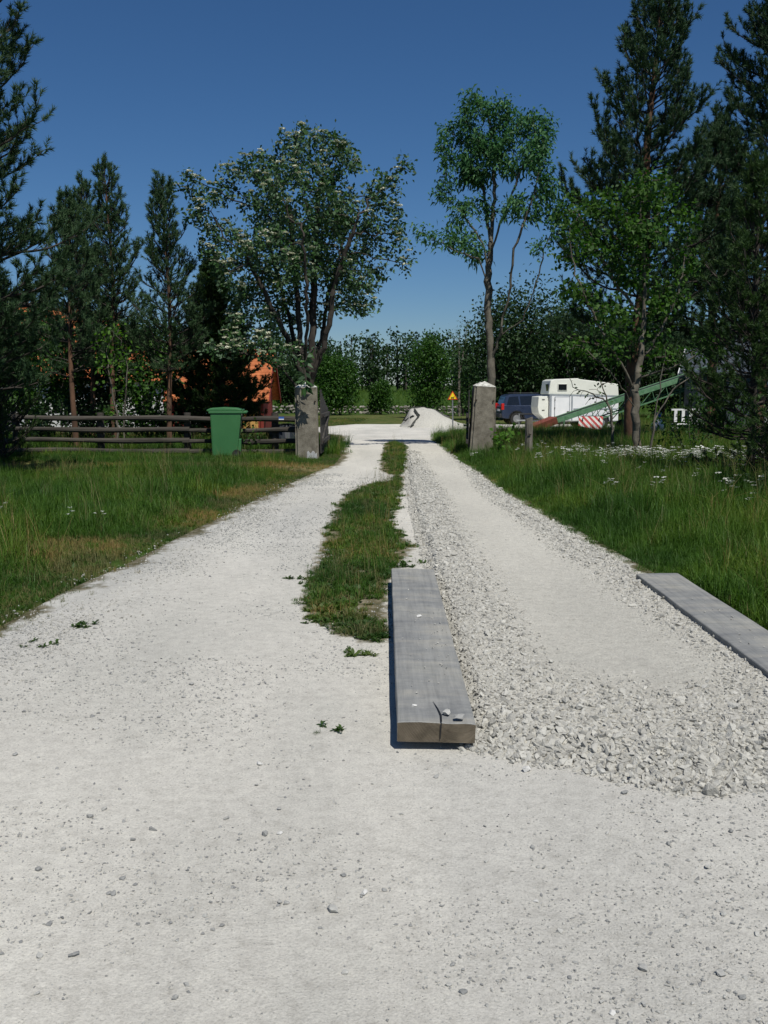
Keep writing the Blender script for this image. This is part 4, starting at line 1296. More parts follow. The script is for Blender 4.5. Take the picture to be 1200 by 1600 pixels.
for lab, px, d, H, L, sd in (('slender young pine nearest the dark juniper behind the log fence', 124, 23.6, 5.7, 1.35, 21),
                             ('tallest slender pine behind the pale stemmed sapling at the log fence', 184, 25.2, 6.85, 1.4, 22),
                             ('slender red barked pine with open crown beside the round spruce', 268, 24.4, 6.3, 1.35, 23),
                             ('thin feathery pine crowded between the two young pines', 148, 26.5, 6.6, 1.3, 24)):
    pine('young_pine', lab, ground_at(XA(px, d), d), H, 1.9, L, sd, YG, r0=.06, dz=.27, nb=6, needle='needle_young', K=32, ln=.095, wd=.014, el0=8, el1=50, prof=.62, shoot=.17, drop=.08)
pine('spruce_tree', 'round dense dark spruce standing in front of the red cottage', ground_at(XA(342, 26.5), 26.5), 4.6, .4, 1.55, 25, None, r0=.09, dz=.16, nb=9, needle='needle_dark', K=34, ln=.09, wd=.016, el0=-5, el1=45, prof=.55, shoot=.14, bark='bark_dark')
pine('juniper_bush', 'dense dark juniper at the end of the log fence', ground_at(-7.9, 20.6), 3.9, .05, 1.15, 26, None, r0=.06, dz=.2, nb=7, needle='needle_dark', K=26, ln=.06, wd=.011, el0=20, el1=65, prof=.4, shoot=.13, bark='bark_dark', cat='bush')
pine('juniper_bush', 'lower broad juniper in front of the log fence end', ground_at(-8.0, 19.2), 1.9, .05, 1.0, 27, None, r0=.05, dz=.17, nb=7, needle='needle_dark', K=26, ln=.06, wd=.010, el0=15, el1=60, prof=.4, shoot=.12, bark='bark_dark', cat='bush')

# --- saplings, shrubs
def shrub(name, label, x, y, H, rw, seed, mat, L=.10, Wd=.06, nat=260, per=9, stemsn=5, group=None, cat='shrub', r0=.05, low=.2, D=.16, bark='bark_dark', fade=1.0, dk=.28, di=1.2, spread=.10, depthleaf=4):
    r = np.random.default_rng(seed)
    b = ground_at(x, y)
    stems = []
    for s in range(stemsn):
        a = s / stemsn * 6.28 + r.normal(0, .4)
        q = rw * .45 * r.uniform(.5, 1.1)
        stems.append([b + np.array([.05 * math.cos(a), .05 * math.sin(a), 0]) * (s > 0), b + np.array([q * .4 * math.cos(a), q * .4 * math.sin(a), H * .28]), b + np.array([q * math.cos(a), q * math.sin(a), H * .6])])
    bl = []
    for s in range(6):
        a = r.uniform(0, 6.28); q = rw * r.uniform(.2, .62); zz = H * r.uniform(low + .15, .82)
        bl.append((b + np.array([q * math.cos(a), q * math.sin(a), zz]), (rw * r.uniform(.35, .55), rw * r.uniform(.35, .55), H * r.uniform(.16, .26))))
    bl.append((b + np.array([0, 0, H * .55]), (rw * .7, rw * .7, H * .42)))
    return broadleaf(name, label, b, stems, bl, nat, r0, mat, M[bark], L, Wd, per, seed, cat, group, D=D, dk=dk, di=di, rtip=.004, depthleaf=depthleaf, spread=spread, fade=fade)

shrub('sapling', 'pale stemmed bright green sapling just behind the log fence rails', XA(195, 22.9), 22.9, 3.3, .75, 31, M['leaf_bright'], .11, .07, 150, 6, 2, cat='tree', r0=.045, low=.4, bark='bark_grey')
shrub('hedge_shrub', 'wide leafy shrub behind the fence beside the dark juniper', XA(75, 26.5), 26.5, 3.7, 1.8, 32, M['leaf_mid'], .13, .085, 620, 14, group='shrubs behind the log fence')
shrub('hedge_shrub', 'dark leafy shrub under the tallest slender pine', XA(160, 28.5), 28.5, 3.9, 1.9, 33, M['leaf_dark'], .13, .09, 640, 14, group='shrubs behind the log fence')
shrub('hedge_shrub', 'leafy shrub between the slender pines and the round spruce', XA(235, 29), 29, 3.6, 1.6, 34, M['leaf_mid'], .13, .09, 520, 14, group='shrubs behind the log fence')
shrub('hedge_shrub', 'tall dark shrub in front of the white gabled house', XA(8, 29), 29, 4.3, 1.9, 35, M['leaf_dark'], .14, .10, 640, 14, group='shrubs behind the log fence')
shrub('hedge_shrub', 'low shrub hiding the foot of the round spruce', XA(300, 25.6), 25.6, 1.3, .9, 36, M['leaf_dark'], .10, .06, 200, 9, group='shrubs behind the log fence')
for lab_, px_, dd_, hh_, rr_, sd_ in (('low leafy shrub directly behind the rails by the dark juniper', 95, 24.6, 1.5, 1.2, 131), ('low leafy shrub behind the rails under the tallest slender pine', 205, 25.6, 1.4, 1.2, 132), ('low leafy shrub behind the rails at the red barked pine', 262, 26.2, 1.3, 1.0, 133), ('low dark shrub behind the rails below the white wall', 30, 25.0, 1.6, 1.2, 134), ('low leafy shrub between the tallest slender pine and its neighbour', 150, 25.2, 1.3, 1.0, 135)):
    shrub('hedge_shrub', lab_, XA(px_, dd_), dd_, hh_, rr_, sd_, M['leaf_dark'] if sd_ % 2 else M['leaf_mid'], .11, .07, 300, 11, 6, group='shrubs behind the log fence', low=-.12, r0=.03, D=.14)
shrub('climbing_plant', 'leafy creeper climbing the log fence behind the green bin', XA(394, 22.1), 22.1, 1.0, .32, 37, M['leaf_mid'], .09, .06, 60, 5, 2, cat='plant', r0=.012, D=.1)
shrub('currant_bush', 'bright leafy bush at the foot of the leaning concrete post', XA(785, 20.9), 20.9, .85, .42, 38, M['leaf_bright'], .11, .10, 110, 6, 5, cat='bush', r0=.015, D=.1, low=.05)
shrub('currant_bush', 'leafy shoots standing behind the leaning post on its gate side', XA(737, 22.4), 22.4, 1.75, .3, 39, M['leaf_mid'], .10, .08, 60, 5, 2, cat='bush', r0=.012, D=.12, low=.4)
shrub('rose_thicket', 'loose thicket of green shoots beyond the maple trunk', XA(1075, 21), 21, 1.35, 1.25, 40, M['leaf_mid'], .09, .055, 300, 5, 7, r0=.018, D=.14, low=.05)
shrub('rose_thicket', 'low green thicket in front of the grey shed', XA(1120, 25), 25, 1.7, 1.3, 41, M['leaf_mid'], .10, .06, 300, 6, 7, r0=.018, D=.14, low=.05)

def bare(name, label, base, stems, nattr, blobs, seed, bark='bark_grey', r0=.03):
    r = np.random.default_rng(seed)
    P_, par, cnt, nch = colonize(stems, blob_points(blobs, nattr, r), .14, 1.2, .22, 60, seed, .05, .35)
    V, Q, rad = wood(P_, par, cnt, r0, .0045)
    root = empty(name, base); tag(root, label, 'shrub')
    link('trunk', np_mesh('trunk', V - np.asarray(base), Q), M[bark], root)
    k = np.nonzero(cnt <= 2)[0]; k = k[r.random(len(k)) < .35]
    idx = np.repeat(k, 4)
    V, Q = leaf_quads(P_[idx] - np.asarray(base) + r.normal(0, .06, (len(idx), 3)), r.normal(0, 1, (len(idx), 3)), .08, .05, r)
    tag(link('crown', np_mesh('crown', V, Q), M['leaf_mid'], root), kind='stuff')
d_ = 21.4
b_ = ground_at(XA(957, d_), d_)
bare('dead_shrub', 'half bare twiggy shrub in front of the horse trailer', b_, [[b_, P(957, 660, d_), P(948, 620, d_), P(935, 590, d_)], [P(950, 630, d_), P(925, 615, d_ - .2), P(895, 605, d_ - .3)], [P(956, 655, d_), P(985, 620, d_ + .2), P(1000, 580, d_ + .3)]], 150, [(P(920, 620, d_), (.55, .4, .35)), (P(945, 590, d_), (.35, .4, .3)), (P(985, 590, d_), (.3, .3, .35)), (P(890, 545, d_), (.3, .3, .2))], 51)
d_ = 20.2
b_ = ground_at(XA(1010, d_), d_)
bare('dead_shrub', 'thin leaning bare sapling beside the maple trunk', b_, [[b_, P(1022, 660, d_), P(1050, 610, d_), P(1085, 585, d_)], [P(1022, 660, d_), P(1030, 610, d_), P(1040, 550, d_)]], 60, [(P(1070, 590, d_), (.4, .3, .3)), (P(1040, 550, d_), (.2, .2, .3))], 52, r0=.025)

# --- middle distance
MG = 'broadleaved trees beyond the yard'
def bgtree(name, label, px, d, topy, rwpx, seed, mat, Ld=.30, nat=300, per=10, group=MG, low=.15, stemsn=3):
    H = float(P(600, topy, d)[2]) - gz(0, d)
    x = XA(px, d); rw = rwpx / FPX * d
    return shrub(name, label, x, d, H, rw, seed, mat, Ld * .72, Ld * .46, int(nat * 1.7), per * 2, stemsn, group, 'tree', r0=.02 * H, low=low, D=.045 * H + .08, dk=.055 * H, di=.4 * H, spread=.06 * H, depthleaf=12)
bgtree('lime_tree', 'round dark green tree rising behind the ash trunk', 790, 66, 442, 78, 61, M['leaf_dark'], .34, 520, 13)
bgtree('hazel_tree', 'bright green bushy tree behind the gravel heap', 668, 74, 522, 42, 62, M['leaf_mid'], .30, 420, 12, low=.05, stemsn=6)
bgtree('hazel_tree', 'broad green tree behind the dry stone wall beside the gate leaf', 532, 84, 553, 42, 63, M['leaf_mid'], .32, 380, 12, low=.05, stemsn=5)
bgtree('hazel_tree', 'small round bush growing at the dry stone wall', 596, 86, 592, 20, 64, M['leaf_mid'], .26, 200, 11, low=.02, stemsn=5)
bgtree('elm_tree', 'dark tree directly behind the car', 812, 70, 520, 58, 65, M['leaf_dark'], .34, 420, 13, low=.0)
bgtree('elm_tree', 'dark tall tree behind the nose of the horse trailer', 880, 72, 462, 72, 66, M['leaf_dark'], .34, 520, 13, low=.0)
bgtree('elm_tree', 'dark tree behind the middle of the horse trailer', 950, 68, 500, 66, 67, M['leaf_dark'], .34, 480, 13, low=.0)
bgtree('elm_tree', 'dark tree standing behind the top end of the conveyor', 1030, 66, 480, 70, 68, M['leaf_dark'], .34, 480, 13, low=.0)
bgtree('elm_tree', 'dark tree between the conveyor and the white house', 1110, 62, 500, 62, 69, M['leaf_dark'], .34, 420, 13, low=.0)
bgtree('elm_tree', 'grey green tree behind the triangular sign', 722, 82, 540, 32, 70, M['leaf_far'], .30, 260, 7, low=.05)
bgtree('elm_tree', 'dark tree beyond the end of the red cottage', 455, 92, 560, 40, 71, M['leaf_dark'], .34, 300, 12, low=.02)
bgtree('elm_tree', 'dark tree behind the roof of the red cottage', 330, 70, 500, 70, 72, M['leaf_dark'], .36, 420, 12, low=.0)
bgtree('elm_tree', 'tall dark tree behind the two houses', 215, 72, 500, 70, 73, M['leaf_far'], .36, 420, 12, low=.0)
bgtree('elm_tree', 'dark tree behind the chimney of the white gabled house', 60, 72, 500, 90, 74, M['leaf_dark'], .36, 460, 12, low=.0)
bgtree('elm_tree', 'dark tree behind the white house with the pale gable', 1215, 74, 470, 70, 75, M['leaf_dark'], .36, 380, 12, low=.0)

# bare grey birch by the ash
d_ = 80
b_ = ground_at(XA(716, d_), d_)
bare('bare_birch', 'grey leafless birch behind the triangular sign', b_, [[b_, P(717, 580, d_), P(718, 520, d_)], [P(717, 590, d_), P(726, 540, d_), P(730, 505, d_)]], 220, [(P(720, 530, d_), (.9, .8, 1.8))], 53, r0=.10)

# far pine wood: one dark mass across the horizon
def forest():
    r = np.random.default_rng(5)
    Vl, nl = [], 0
    A, Bp, ra, rb = [], [], [], []
    xs = np.arange(-75, 85, 2.0)
    for row, (y0, hs) in enumerate(((150, 8.2), (156, 9.0), (163, 9.8))):
        for x in xs:
            x = x + r.normal(0, .8); y = y0 + r.normal(0, 1.5); H = hs * r.uniform(.82, 1.12)
            z0 = gz(x, y)
            A.append((x, y, z0)); Bp.append((x, y, z0 + H * .8)); ra.append(.16); rb.append(.06)
            k = 260
            nb = 9
            cx = r.normal(0, .8, (nb, 3)) * np.array([1, 1, 0]) + np.stack([np.zeros(nb), np.zeros(nb), H * r.uniform(.05, .9, nb)], -1)
            c = cx[r.integers(0, nb, k)]
            v = unit(r.normal(0, 1, (k, 3))) * (r.random((k, 1)) ** .4) * np.array([1.5, 1.5, .95])
            Vl.append(np.array([x, y, z0]) + c + v)
    p = np.concatenate(Vl)
    V, Q = leaf_quads(p, r.normal(0, 1, (len(p), 3)), .55, .38, r)
    V2, Q2 = tubes(np.array(A), np.array(Bp), np.array(ra), np.array(rb), 4)
    me = np_mesh('pine_forest', np.concatenate([V, V2]), np.concatenate([Q, Q2 + len(V)]))
    me.materials.append(M['leaf_dark']); me.materials.append(M['bark_dark'])
    me.polygons.foreach_set('material_index', np.concatenate([np.zeros(len(Q), np.int32), np.ones(len(Q2), np.int32)]))
    o = link('pine_forest', me, None)
    tag(o, 'dark pine wood along the horizon beyond the field', 'forest', kind='stuff')
forest()

# ------------------------------------------------------------------ dry stone wall
def drystone():
    r = random.Random(3)
    root = empty('stone_wall', (0, 89, gz(0, 89)))
    tag(root, 'low dry stone wall between the yard and the field', 'wall', kind='thing')
    datas = [stone_mesh('wall_stone', 300 + i, .7, 14, M['drystone']) for i in range(6)]
    bm = bmesh.new()
    x = -14.0
    big = []
    while x < 16:
        for lv in range(3):
            s = r.uniform(.35, .62)
            m = Matrix.Translation((x + r.uniform(-.15, .15), r.uniform(-.12, .12), .12 + lv * .24 + r.uniform(-.04, .04))) @ Matrix.Rotation(r.uniform(0, 6.28), 4, 'Z') @ Matrix.Rotation(r.gauss(0, .2), 4, 'X') @ Matrix.Diagonal((s, s, s * .85, 1))
            k = len(bm.verts)
            bm.from_mesh(datas[r.randrange(6)])
            bm.verts.ensure_lookup_table()
            bmesh.ops.transform(bm, matrix=m, verts=bm.verts[k:])
        x += r.uniform(.26, .40)
    me = bpy.data.meshes.new('wall_stones'); bm.to_mesh(me); bm.free()
    tag(link('wall_stones', me, M['drystone'], root), kind='stuff')
drystone()

# ------------------------------------------------------------------ gate posts, gate leaves
def gate_post(label, x, y, wd, h, tilt, lich_foot):
    root = empty('gate_post', (x, y, gz(x, y)))
    root.rotation_euler = (0, tilt, R(2))
    tag(root, label, 'post', 'concrete gate posts')
    hw = wd / 2
    bm = bmesh.new()
    bmesh.ops.create_cube(bm, size=1, matrix=Matrix.Translation((0, 0, h / 2 - .1)) @ Matrix.Diagonal((wd, wd, h + .2, 1)))
    ve = [e for e in bm.edges if abs(e.verts[0].co.z - e.verts[1].co.z) > .5]
    bmesh.ops.bevel(bm, geom=ve, offset=.045, segments=2, affect='EDGES')
    bmesh.ops.subdivide_edges(bm, edges=[e for e in bm.edges if abs(e.verts[0].co.z - e.verts[1].co.z) > .5], cuts=24)
    for v in bm.verts:
        q = mnoise.noise(v.co * 3.1 + Vector((x, y, 0))) * .007 + mnoise.noise(v.co * 11) * .004
        v.co.x *= 1 + q * 2; v.co.y *= 1 + q * 2
        v.co.x *= 1.04 - .05 * max(0, v.co.z) / h; v.co.y *= 1.04 - .05 * max(0, v.co.z) / h
    me = bpy.data.meshes.new('shaft'); bm.to_mesh(me); bm.free()
    link('shaft', me, M['concrete'], root)
    b = B()
    z0 = h + .001
    s = hw * .985; n = 7
    # shallow hipped cap, broken up a little
    grid = {}
    for i in range(n):
        for j in range(n):
            u, v = -1 + 2 * i / (n - 1), -1 + 2 * j / (n - 1)
            hh = .012 + .11 * (1 - max(abs(u), abs(v))) + random.gauss(0, .006)
            cl = .9 if abs(u) == 1 and abs(v) == 1 else 1
            grid[i, j] = b.bm.verts.new((u * s * cl, v * s * cl, z0 + (hh if max(abs(u), abs(v)) < 1 else .010)))
    for i in range(n - 1):
        for j in range(n - 1):
            b.bm.faces.new((grid[i, j], grid[i + 1, j], grid[i + 1, j + 1], grid[i, j + 1]))
    base = [grid[i, 0] for i in range(n)] + [grid[n - 1, j] for j in range(1, n)] + [grid[i, n - 1] for i in range(n - 2, -1, -1)] + [grid[0, j] for j in range(n - 2, 0, -1)]
    low = [b.bm.verts.new((v.co.x, v.co.y, z0)) for v in base]
    for i in range(len(base)):
        k = (i + 1) % len(base)
        b.bm.faces.new((base[k], base[i], low[i], low[k]))
    b.done('cap', M['lichen'], root)
    for zz in (h - .30,):
        for sx in (-1, 1):
            B().tube((sx * .19, -hw * .98, zz), (sx * .19, -hw * 1.0 - .03, zz), .022, .02, 8).done('hinge_pin', M['iron'], root)
    if lich_foot:
        bm = bmesh.new()
        r = random.Random(4)
        pts = []
        for i in range(15):
            t = i / 14
            pts.append((.0 + .215 * t, .15 + .028 * math.sin(i * .9) + .02 * r.random()))
        top = [bm.verts.new((p[0], -hw * 1.052, p[1])) for p in pts]
        bot = [bm.verts.new((p[0], -hw * 1.06, -.02)) for p in pts]
        for i in range(14):
            bm.faces.new((bot[i], bot[i + 1], top[i + 1], top[i]))
        rr = bmesh.ops.solidify(bm, geom=bm.faces[:], thickness=-.012)
        me = bpy.data.meshes.new('whitewash_patch'); bm.to_mesh(me); bm.free()
        link('whitewash_patch', me, M['white_paint'], root)
    return root
gate_post('upright concrete gate post with leaf shadow and whitewashed foot at the log fence', -1.655, 21.55, .475, 1.53, R(-.6), True)
gate_post('leaning concrete gate post with lichen cap and bush at its foot', 2.11, 22.0, .475, 1.55, R(3.2), False)

def gate_leaf(label, x, y, ang, Ln, h0, h1, side):
    root = empty('gate_leaf', (x, y, gz(x, y)), ang)
    tag(root, label, 'gate', 'wooden gate leaves')
    nb = 9
    wdt = Ln / nb
    for i in range(nb):
        t = (i + .5) / nb
        ht = h0 + (h1 - h0) * t ** .8 + random.uniform(-.02, .02)
        B().box((wdt * (i + .5), 0, .10 + ht / 2), (wdt - .012, .022, ht), bev=.003).done('board', M['gate_wood'], root)
    for z in (.35, .92):
        B().box((Ln / 2, side * .034, z), (Ln, .045, .095), bev=.004).done('rail', M['gate_wood'], root)
    a = math.atan2(.5, Ln * .9)
    B().box((Ln / 2, side * .034, .635), (math.hypot(Ln * .9, .46), .04, .08), ry(-a), bev=.004).done('brace', M['gate_wood'], root)
    for z in (.35, .92):
        B().box((.16, side * .060, z), (.38, .007, .04)).done('hinge_strap', M['iron'], root)
    B().box((Ln - .12, side * .062, .92), (.16, .012, .03)).done('latch', M['iron'], root)
gate_leaf('dark wooden gate leaf with slanting top folded back behind the whitewashed post', -1.38, 21.72, R(89), 2.1, 1.42, .92, -1)
gate_leaf('dark wooden gate leaf seen edge-on at the leaning post', 1.86, 21.9, R(85.5), 2.1, 1.42, .95, 1)

# ------------------------------------------------------------------ log fence
def fence():
    y0 = 22.35
    root = empty('log_fence', (-5.2, y0, 0))
    tag(root, 'weathered log rail fence with four rails running from the whitewashed post', 'fence')
    xs = [-2.44, -4.42, -6.36, -8.25, -10.1]
    for i, x in enumerate(xs):
        b = B().tube((x + 5.2, .06, -.3), (x + 5.2 + random.uniform(-.02, .02), .06, .97), .085, .078, 10)
        b.done('fence_post', M['old_wood'], root)
    spans = [(-1.92, -4.5), (-4.34, -8.3), (-8.2, -12)]
    for zi, z in enumerate((.84, .59, .345, .125)):
        for j, (a, c) in enumerate(spans):
            za, zc = z + random.uniform(-.02, .02), z + random.uniform(-.03, .03)
            bm = bmesh.new()
            n = 14; m = 9
            rings = []
            for q in range(n + 1):
                t = q / n
                rr = .056 * (1 + .12 * math.sin(t * 9 + zi * 2 + j)) * (1.1 - .2 * t)
                cx = a + (c - a) * t + 5.2; cz = za + (zc - za) * t + .012 * math.sin(t * 7 + zi)
                rings.append([bm.verts.new((cx, -.075 + rr * .8 * math.cos(k / m * 6.283), cz + rr * math.sin(k / m * 6.283))) for k in range(m)])
            for q in range(n):
                for k in range(m):
                    bm.faces.new((rings[q][k], rings[q][(k + 1) % m], rings[q + 1][(k + 1) % m], rings[q + 1][k]))
            bm.faces.new(rings[0]); bm.faces.new(rings[-1][::-1])
            bmesh.ops.recalc_face_normals(bm, faces=bm.faces[:])
            me = bpy.data.meshes.new('rail'); bm.to_mesh(me); bm.free()
            link('rail', me, M['old_wood'], root)
    p = empty('house_number_plate', (-2.28, y0 - .145, .85))
    tag(p, 'small blue and white plate on the top rail of the log fence', 'plate')
    B().box((0, 0, .012), (.12, .008, .045)).done('plate_face', M['blue_tag'], p)
    B().box((0, -.006, -.022), (.115, .006, .022)).done('plate_border', M['white_paint'], p)
fence()

# short wooden post by the bush
pr = empty('stake_post', (XA(824, 19.9), 19.9, 0))
tag(pr, 'short weathered wooden stake beside the bush at the leaning post', 'post')
bm_ = bmesh.new()
bmesh.ops.create_cone(bm_, cap_ends=True, segments=10, radius1=.085, radius2=.075, depth=1.05, matrix=Matrix.Translation((0, 0, .40)))
bmesh.ops.subdivide_edges(bm_, edges=[e for e in bm_.edges if abs(e.verts[0].co.z - e.verts[1].co.z) > .5], cuts=8)
for v in bm_.verts:
    v.co.x += mnoise.noise(v.co * 4) * .02; v.co.y += mnoise.noise(v.co * 4 + Vector((9, 0, 0))) * .02
    if v.co.z > .9: v.co.z += v.co.x * .4
me_ = bpy.data.meshes.new('stake'); bm_.to_mesh(me_); bm_.free()
link('stake', me_, M['post_wood'], pr)
B().tube((-.02, -.10, .62), (.03, -.095, .60), .012, .012, 6).done('wire_staple', M['iron'], pr)

# ------------------------------------------------------------------ wheelie bin
def wheelie_bin():
    x, y = XA(357, 21.75), 21.75
    root = empty('wheelie_bin', (x, y, gz(x, y)), R(5))
    tag(root, 'green two wheeled refuse bin standing in front of the log fence', 'bin')
    # the bin's front faces -X, wheels and handle at +X; its side is turned to the drive
    zb, ztop = .05, .99
    def ring(z, f, bk, w):
        return [(f, -w, z), (bk, -w, z), (bk, w, z), (f, w, z)]
    b = B()
    lo = ring(zb, -.305, .225, .235); hi = ring(ztop, -.335, .335, .285)
    b.hexa(lo + hi, bev=.03)
    b.done('body', M['bin_green'], root)
    B().box((0, 0, 1.0), (.73, .61, .045), bev=.012, seg=2).done('rim', M['bin_green'], root)
    # domed lid with overhanging lip
    pr_ = [(-.40, 1.022), (-.405, 1.055), (-.33, 1.088), (-.05, 1.105), (.22, 1.092), (.33, 1.062), (.335, 1.024)]
    lid = B().prism(pr_, 'y', -.30, .30, bev=.016).done('lid', M['bin_green'], root)
    B().tube((.36, -.26, 1.045), (.36, .26, 1.045), .019, .019, 10).done('hinge_bar', M['bin_green'], lid)
    h = B()
    for s in (-1, 1):
        h.box((.375, s * .23, 1.0), (.14, .035, .05), bev=.008)
    h.tube((.435, -.25, 1.0), (.435, .25, 1.0), .018, .018, 10)
    h.done('handle', M['bin_green'], root)
    # wheel recess flank and axle
    B().prism([(.13, .10), (.30, .10), (.315, .42), (.22, .42)], 'y', -.16, .16, bev=.01).done('axle_housing', M['bin_green'], root)
    B().tube((.22, -.28, .10), (.22, .28, .10), .013, .013, 8).done('axle', M['steel'], root)
    for s in (-1, 1):
        wh = B().tube((.22, s * .245, .10), (.22, s * .295, .10), .10, .10, 24).done('wheel', M['rubber'], root)
        B().tube((.22, s * .243, .10), (.22, s * .300, .10), .055, .05, 16).done('hub', M['car_plastic'], wh)
    # vertical ribs pressed into the side
    for s in (-1, 1):
        B().hexa([(.15, s * .246 - .004, .14), (.165, s * .246 - .004, .14), (.165, s * .246 + .004, .14), (.15, s * .246 + .004, .14),
                  (.285, s * .286 - .004, .93), (.30, s * .286 - .004, .93), (.30, s * .286 + .004, .93), (.285, s * .286 + .004, .93)]).done('rib', M['bin_green'], root)
wheelie_bin()

tb = empty('tub', (XA(449, 24.0), 24.0, gz(0, 24)))
tag(tb, 'dark plastic tub lying on the grass behind the log fence', 'tub')
bm_ = bmesh.new()
n_ = 18
prof_ = [(.0, .02), (.24, .02), (.34, .34), (.37, .35), (.365, .37), (.32, .36), (.22, .05), (.0, .05)]
rg = [[bm_.verts.new((r_ * 1.25 * math.cos(k / n_ * 6.283), r_ * math.sin(k / n_ * 6.283), z_)) for k in range(n_)] for r_, z_ in prof_[1:-1]]
for q in range(len(rg) - 1):
    for k in range(n_):
        bm_.faces.new((rg[q][k], rg[q][(k + 1) % n_], rg[q + 1][(k + 1) % n_], rg[q + 1][k]))
bm_.faces.new(rg[0][::-1]); bm_.faces.new(rg[-1])
me_ = bpy.data.meshes.new('tub_shell'); bm_.to_mesh(me_); bm_.free()
ts = link('tub_shell', me_, M['navy'], tb)
ts.rotation_euler = (R(-38), 0, R(15)); ts.location = (0, 0, .16)
B().tube((-.3, -.05, .50), (.3, -.05, .50), .012, .012, 6).done('handle', M['steel'], tb)

# ------------------------------------------------------------------ timber planks
def plank(label, x0, x1, y0, y1, z0, th, roll, crack):
    cx, cy = (x0 + x1) / 2, (y0 + y1) / 2
    Ln, wd = y1 - y0, x1 - x0
    root = empty('timber_plank', (cx, cy, z0))
    root.rotation_euler = (0, roll, 0)
    tag(root, label, 'plank', 'thick planks laid on the drive')
    bm = bmesh.new()
    nx, ny = 14, 60
    def tz(u, v):
        q = .002 * mnoise.noise(Vector((u * 7, v * 1.2, cx))) + .0015 * mnoise.noise(Vector((u * 30, v * 2, 4)))
        return th + q - .004 * (abs(u) / (wd / 2)) ** 6
    top = {}
    for j in range(ny + 1):
        for i in range(nx + 1):
            u, v = -wd / 2 + wd * i / nx, -Ln / 2 + Ln * j / ny
            ex = 0
            if i in (0, nx): ex = .003 * mnoise.noise(Vector((v * 3, i, 2)))
            ey = .006 * mnoise.noise(Vector((u * 9, j, 7))) if j in (0, ny) else 0
            top[i, j] = bm.verts.new((u + ex, v + ey, tz(u, v)))
    for j in range(ny):
        for i in range(nx):
            bm.faces.new((top[i, j], top[i + 1, j], top[i + 1, j + 1], top[i, j + 1]))
    rim = [top[i, 0] for i in range(nx + 1)] + [top[nx, j] for j in range(1, ny + 1)] + [top[i, ny] for i in range(nx - 1, -1, -1)] + [top[0, j] for j in range(ny - 1, 0, -1)]
    low = [bm.verts.new((v.co.x * .995, v.co.y, .003 * mnoise.noise(v.co * 6))) for v in rim]
    n = len(rim)
    for k in range(n):
        f = bm.faces.new((rim[k], low[k], low[(k + 1) % n], rim[(k + 1) % n]))
    bm.faces.new(low[::-1])
    bmesh.ops.recalc_face_normals(bm, faces=bm.faces[:])
    bmesh.ops.bevel(bm, geom=[e for e in bm.edges if all(v in set(rim) for v in e.verts)], offset=.004, segments=1, affect='EDGES')
    me = bpy.data.meshes.new('board'); bm.to_mesh(me); bm.free()
    me.materials.append(M['plank']); me.materials.append(M['end_grain'])
    for p in me.polygons:
        if abs(p.normal.y) > .8: p.material_index = 1
    link('board', me, None, root)
    if crack:
        # drying split running in from the end: a dark wedge sunk into the top and end
        b = B()
        pts = [(.018, -Ln / 2 - .004), (.021, -Ln / 2 + .08), (.012, -Ln / 2 + .17), (-.004, -Ln / 2 + .27)]
        wds = [.0040, .0042, .0028, .0006]
        L_ = [b.bm.verts.new((p[0] - w_, p[1], th + .0045)) for p, w_ in zip(pts, wds)]
        R_ = [b.bm.verts.new((p[0] + w_, p[1], th + .0045)) for p, w_ in zip(pts, wds)]
        for i in range(3): b.bm.faces.new((L_[i], R_[i], R_[i + 1], L_[i + 1]))
        b.poly([(.015, -Ln / 2 - .0085, th), (.021, -Ln / 2 - .0085, th), (.018, -Ln / 2 - .0085, .02), (.014, -Ln / 2 - .0085, .02)])
        b.done('drying_split', M['black'], root)
    return root
plank('thick grey plank with split end lying between grass strip and fresh gravel', .055, .385, 4.05, 7.62, .060, .088, R(1.7), True)
plank('thick grey plank half pressed into the fresh gravel along the meadow grass', 1.945, 2.27, 3.70, 7.56, .035, .088, R(-.5), False)

# stones lying on the planks
def on_plank(name, label, px, py, zt_, wpx, k, group=None):
    a, b, c = ray(px, py)
    d = (zt_ - CAMH) / c * b
    s = wpx / FPX * d * 1.05
    o = link(name, stone_data[k], None)
    o.location = (a / b * d, d, zt_ + s * .15)
    o.scale = (s, s * .8, s * .7)
    o.rotation_euler = (0, 0, random.uniform(0, 6.28))
    return tag(o, label, 'stone', group)
zt1 = .149
on_plank('white_stone', 'round white stone near the split end of the plank', 647, 1104, zt1, 14, 5, 'stones on the planks')
on_plank('white_stone', 'pale triangular chip on the far half of the split plank', 655, 964, zt1, 11, 4, 'stones on the planks')
on_plank('flat_stone', 'flat grey chip at the gravel corner of the split plank', 698, 1116, zt1, 22, 3, 'stones on the planks')
on_plank('flat_stone', 'larger flat grey chip overhanging the corner of the split plank', 717, 1124, zt1, 26, 2, 'stones on the planks')
rs_ = np.random.default_rng(8)
cx_, cy_ = [], []
for (x0, x1, y0, y1, n) in ((.10, .37, 4.3, 6.8, 26), (.28, .37, 4.6, 6.2, 26), (2.0, 2.22, 4.9, 6.6, 34)):
    cx_.append(rs_.uniform(x0, x1, n)); cy_.append(rs_.uniform(y0, y1, n))
cx_, cy_ = np.concatenate(cx_), np.concatenate(cy_)
k_ = len(cx_)
zz_ = np.where(cx_ < 1, .1525 - (cx_ - .22) * math.tan(R(1.7)), .1265 + (cx_ - 2.12) * math.tan(R(.5)))
sc_ = rs_.uniform(.005, .016, k_)
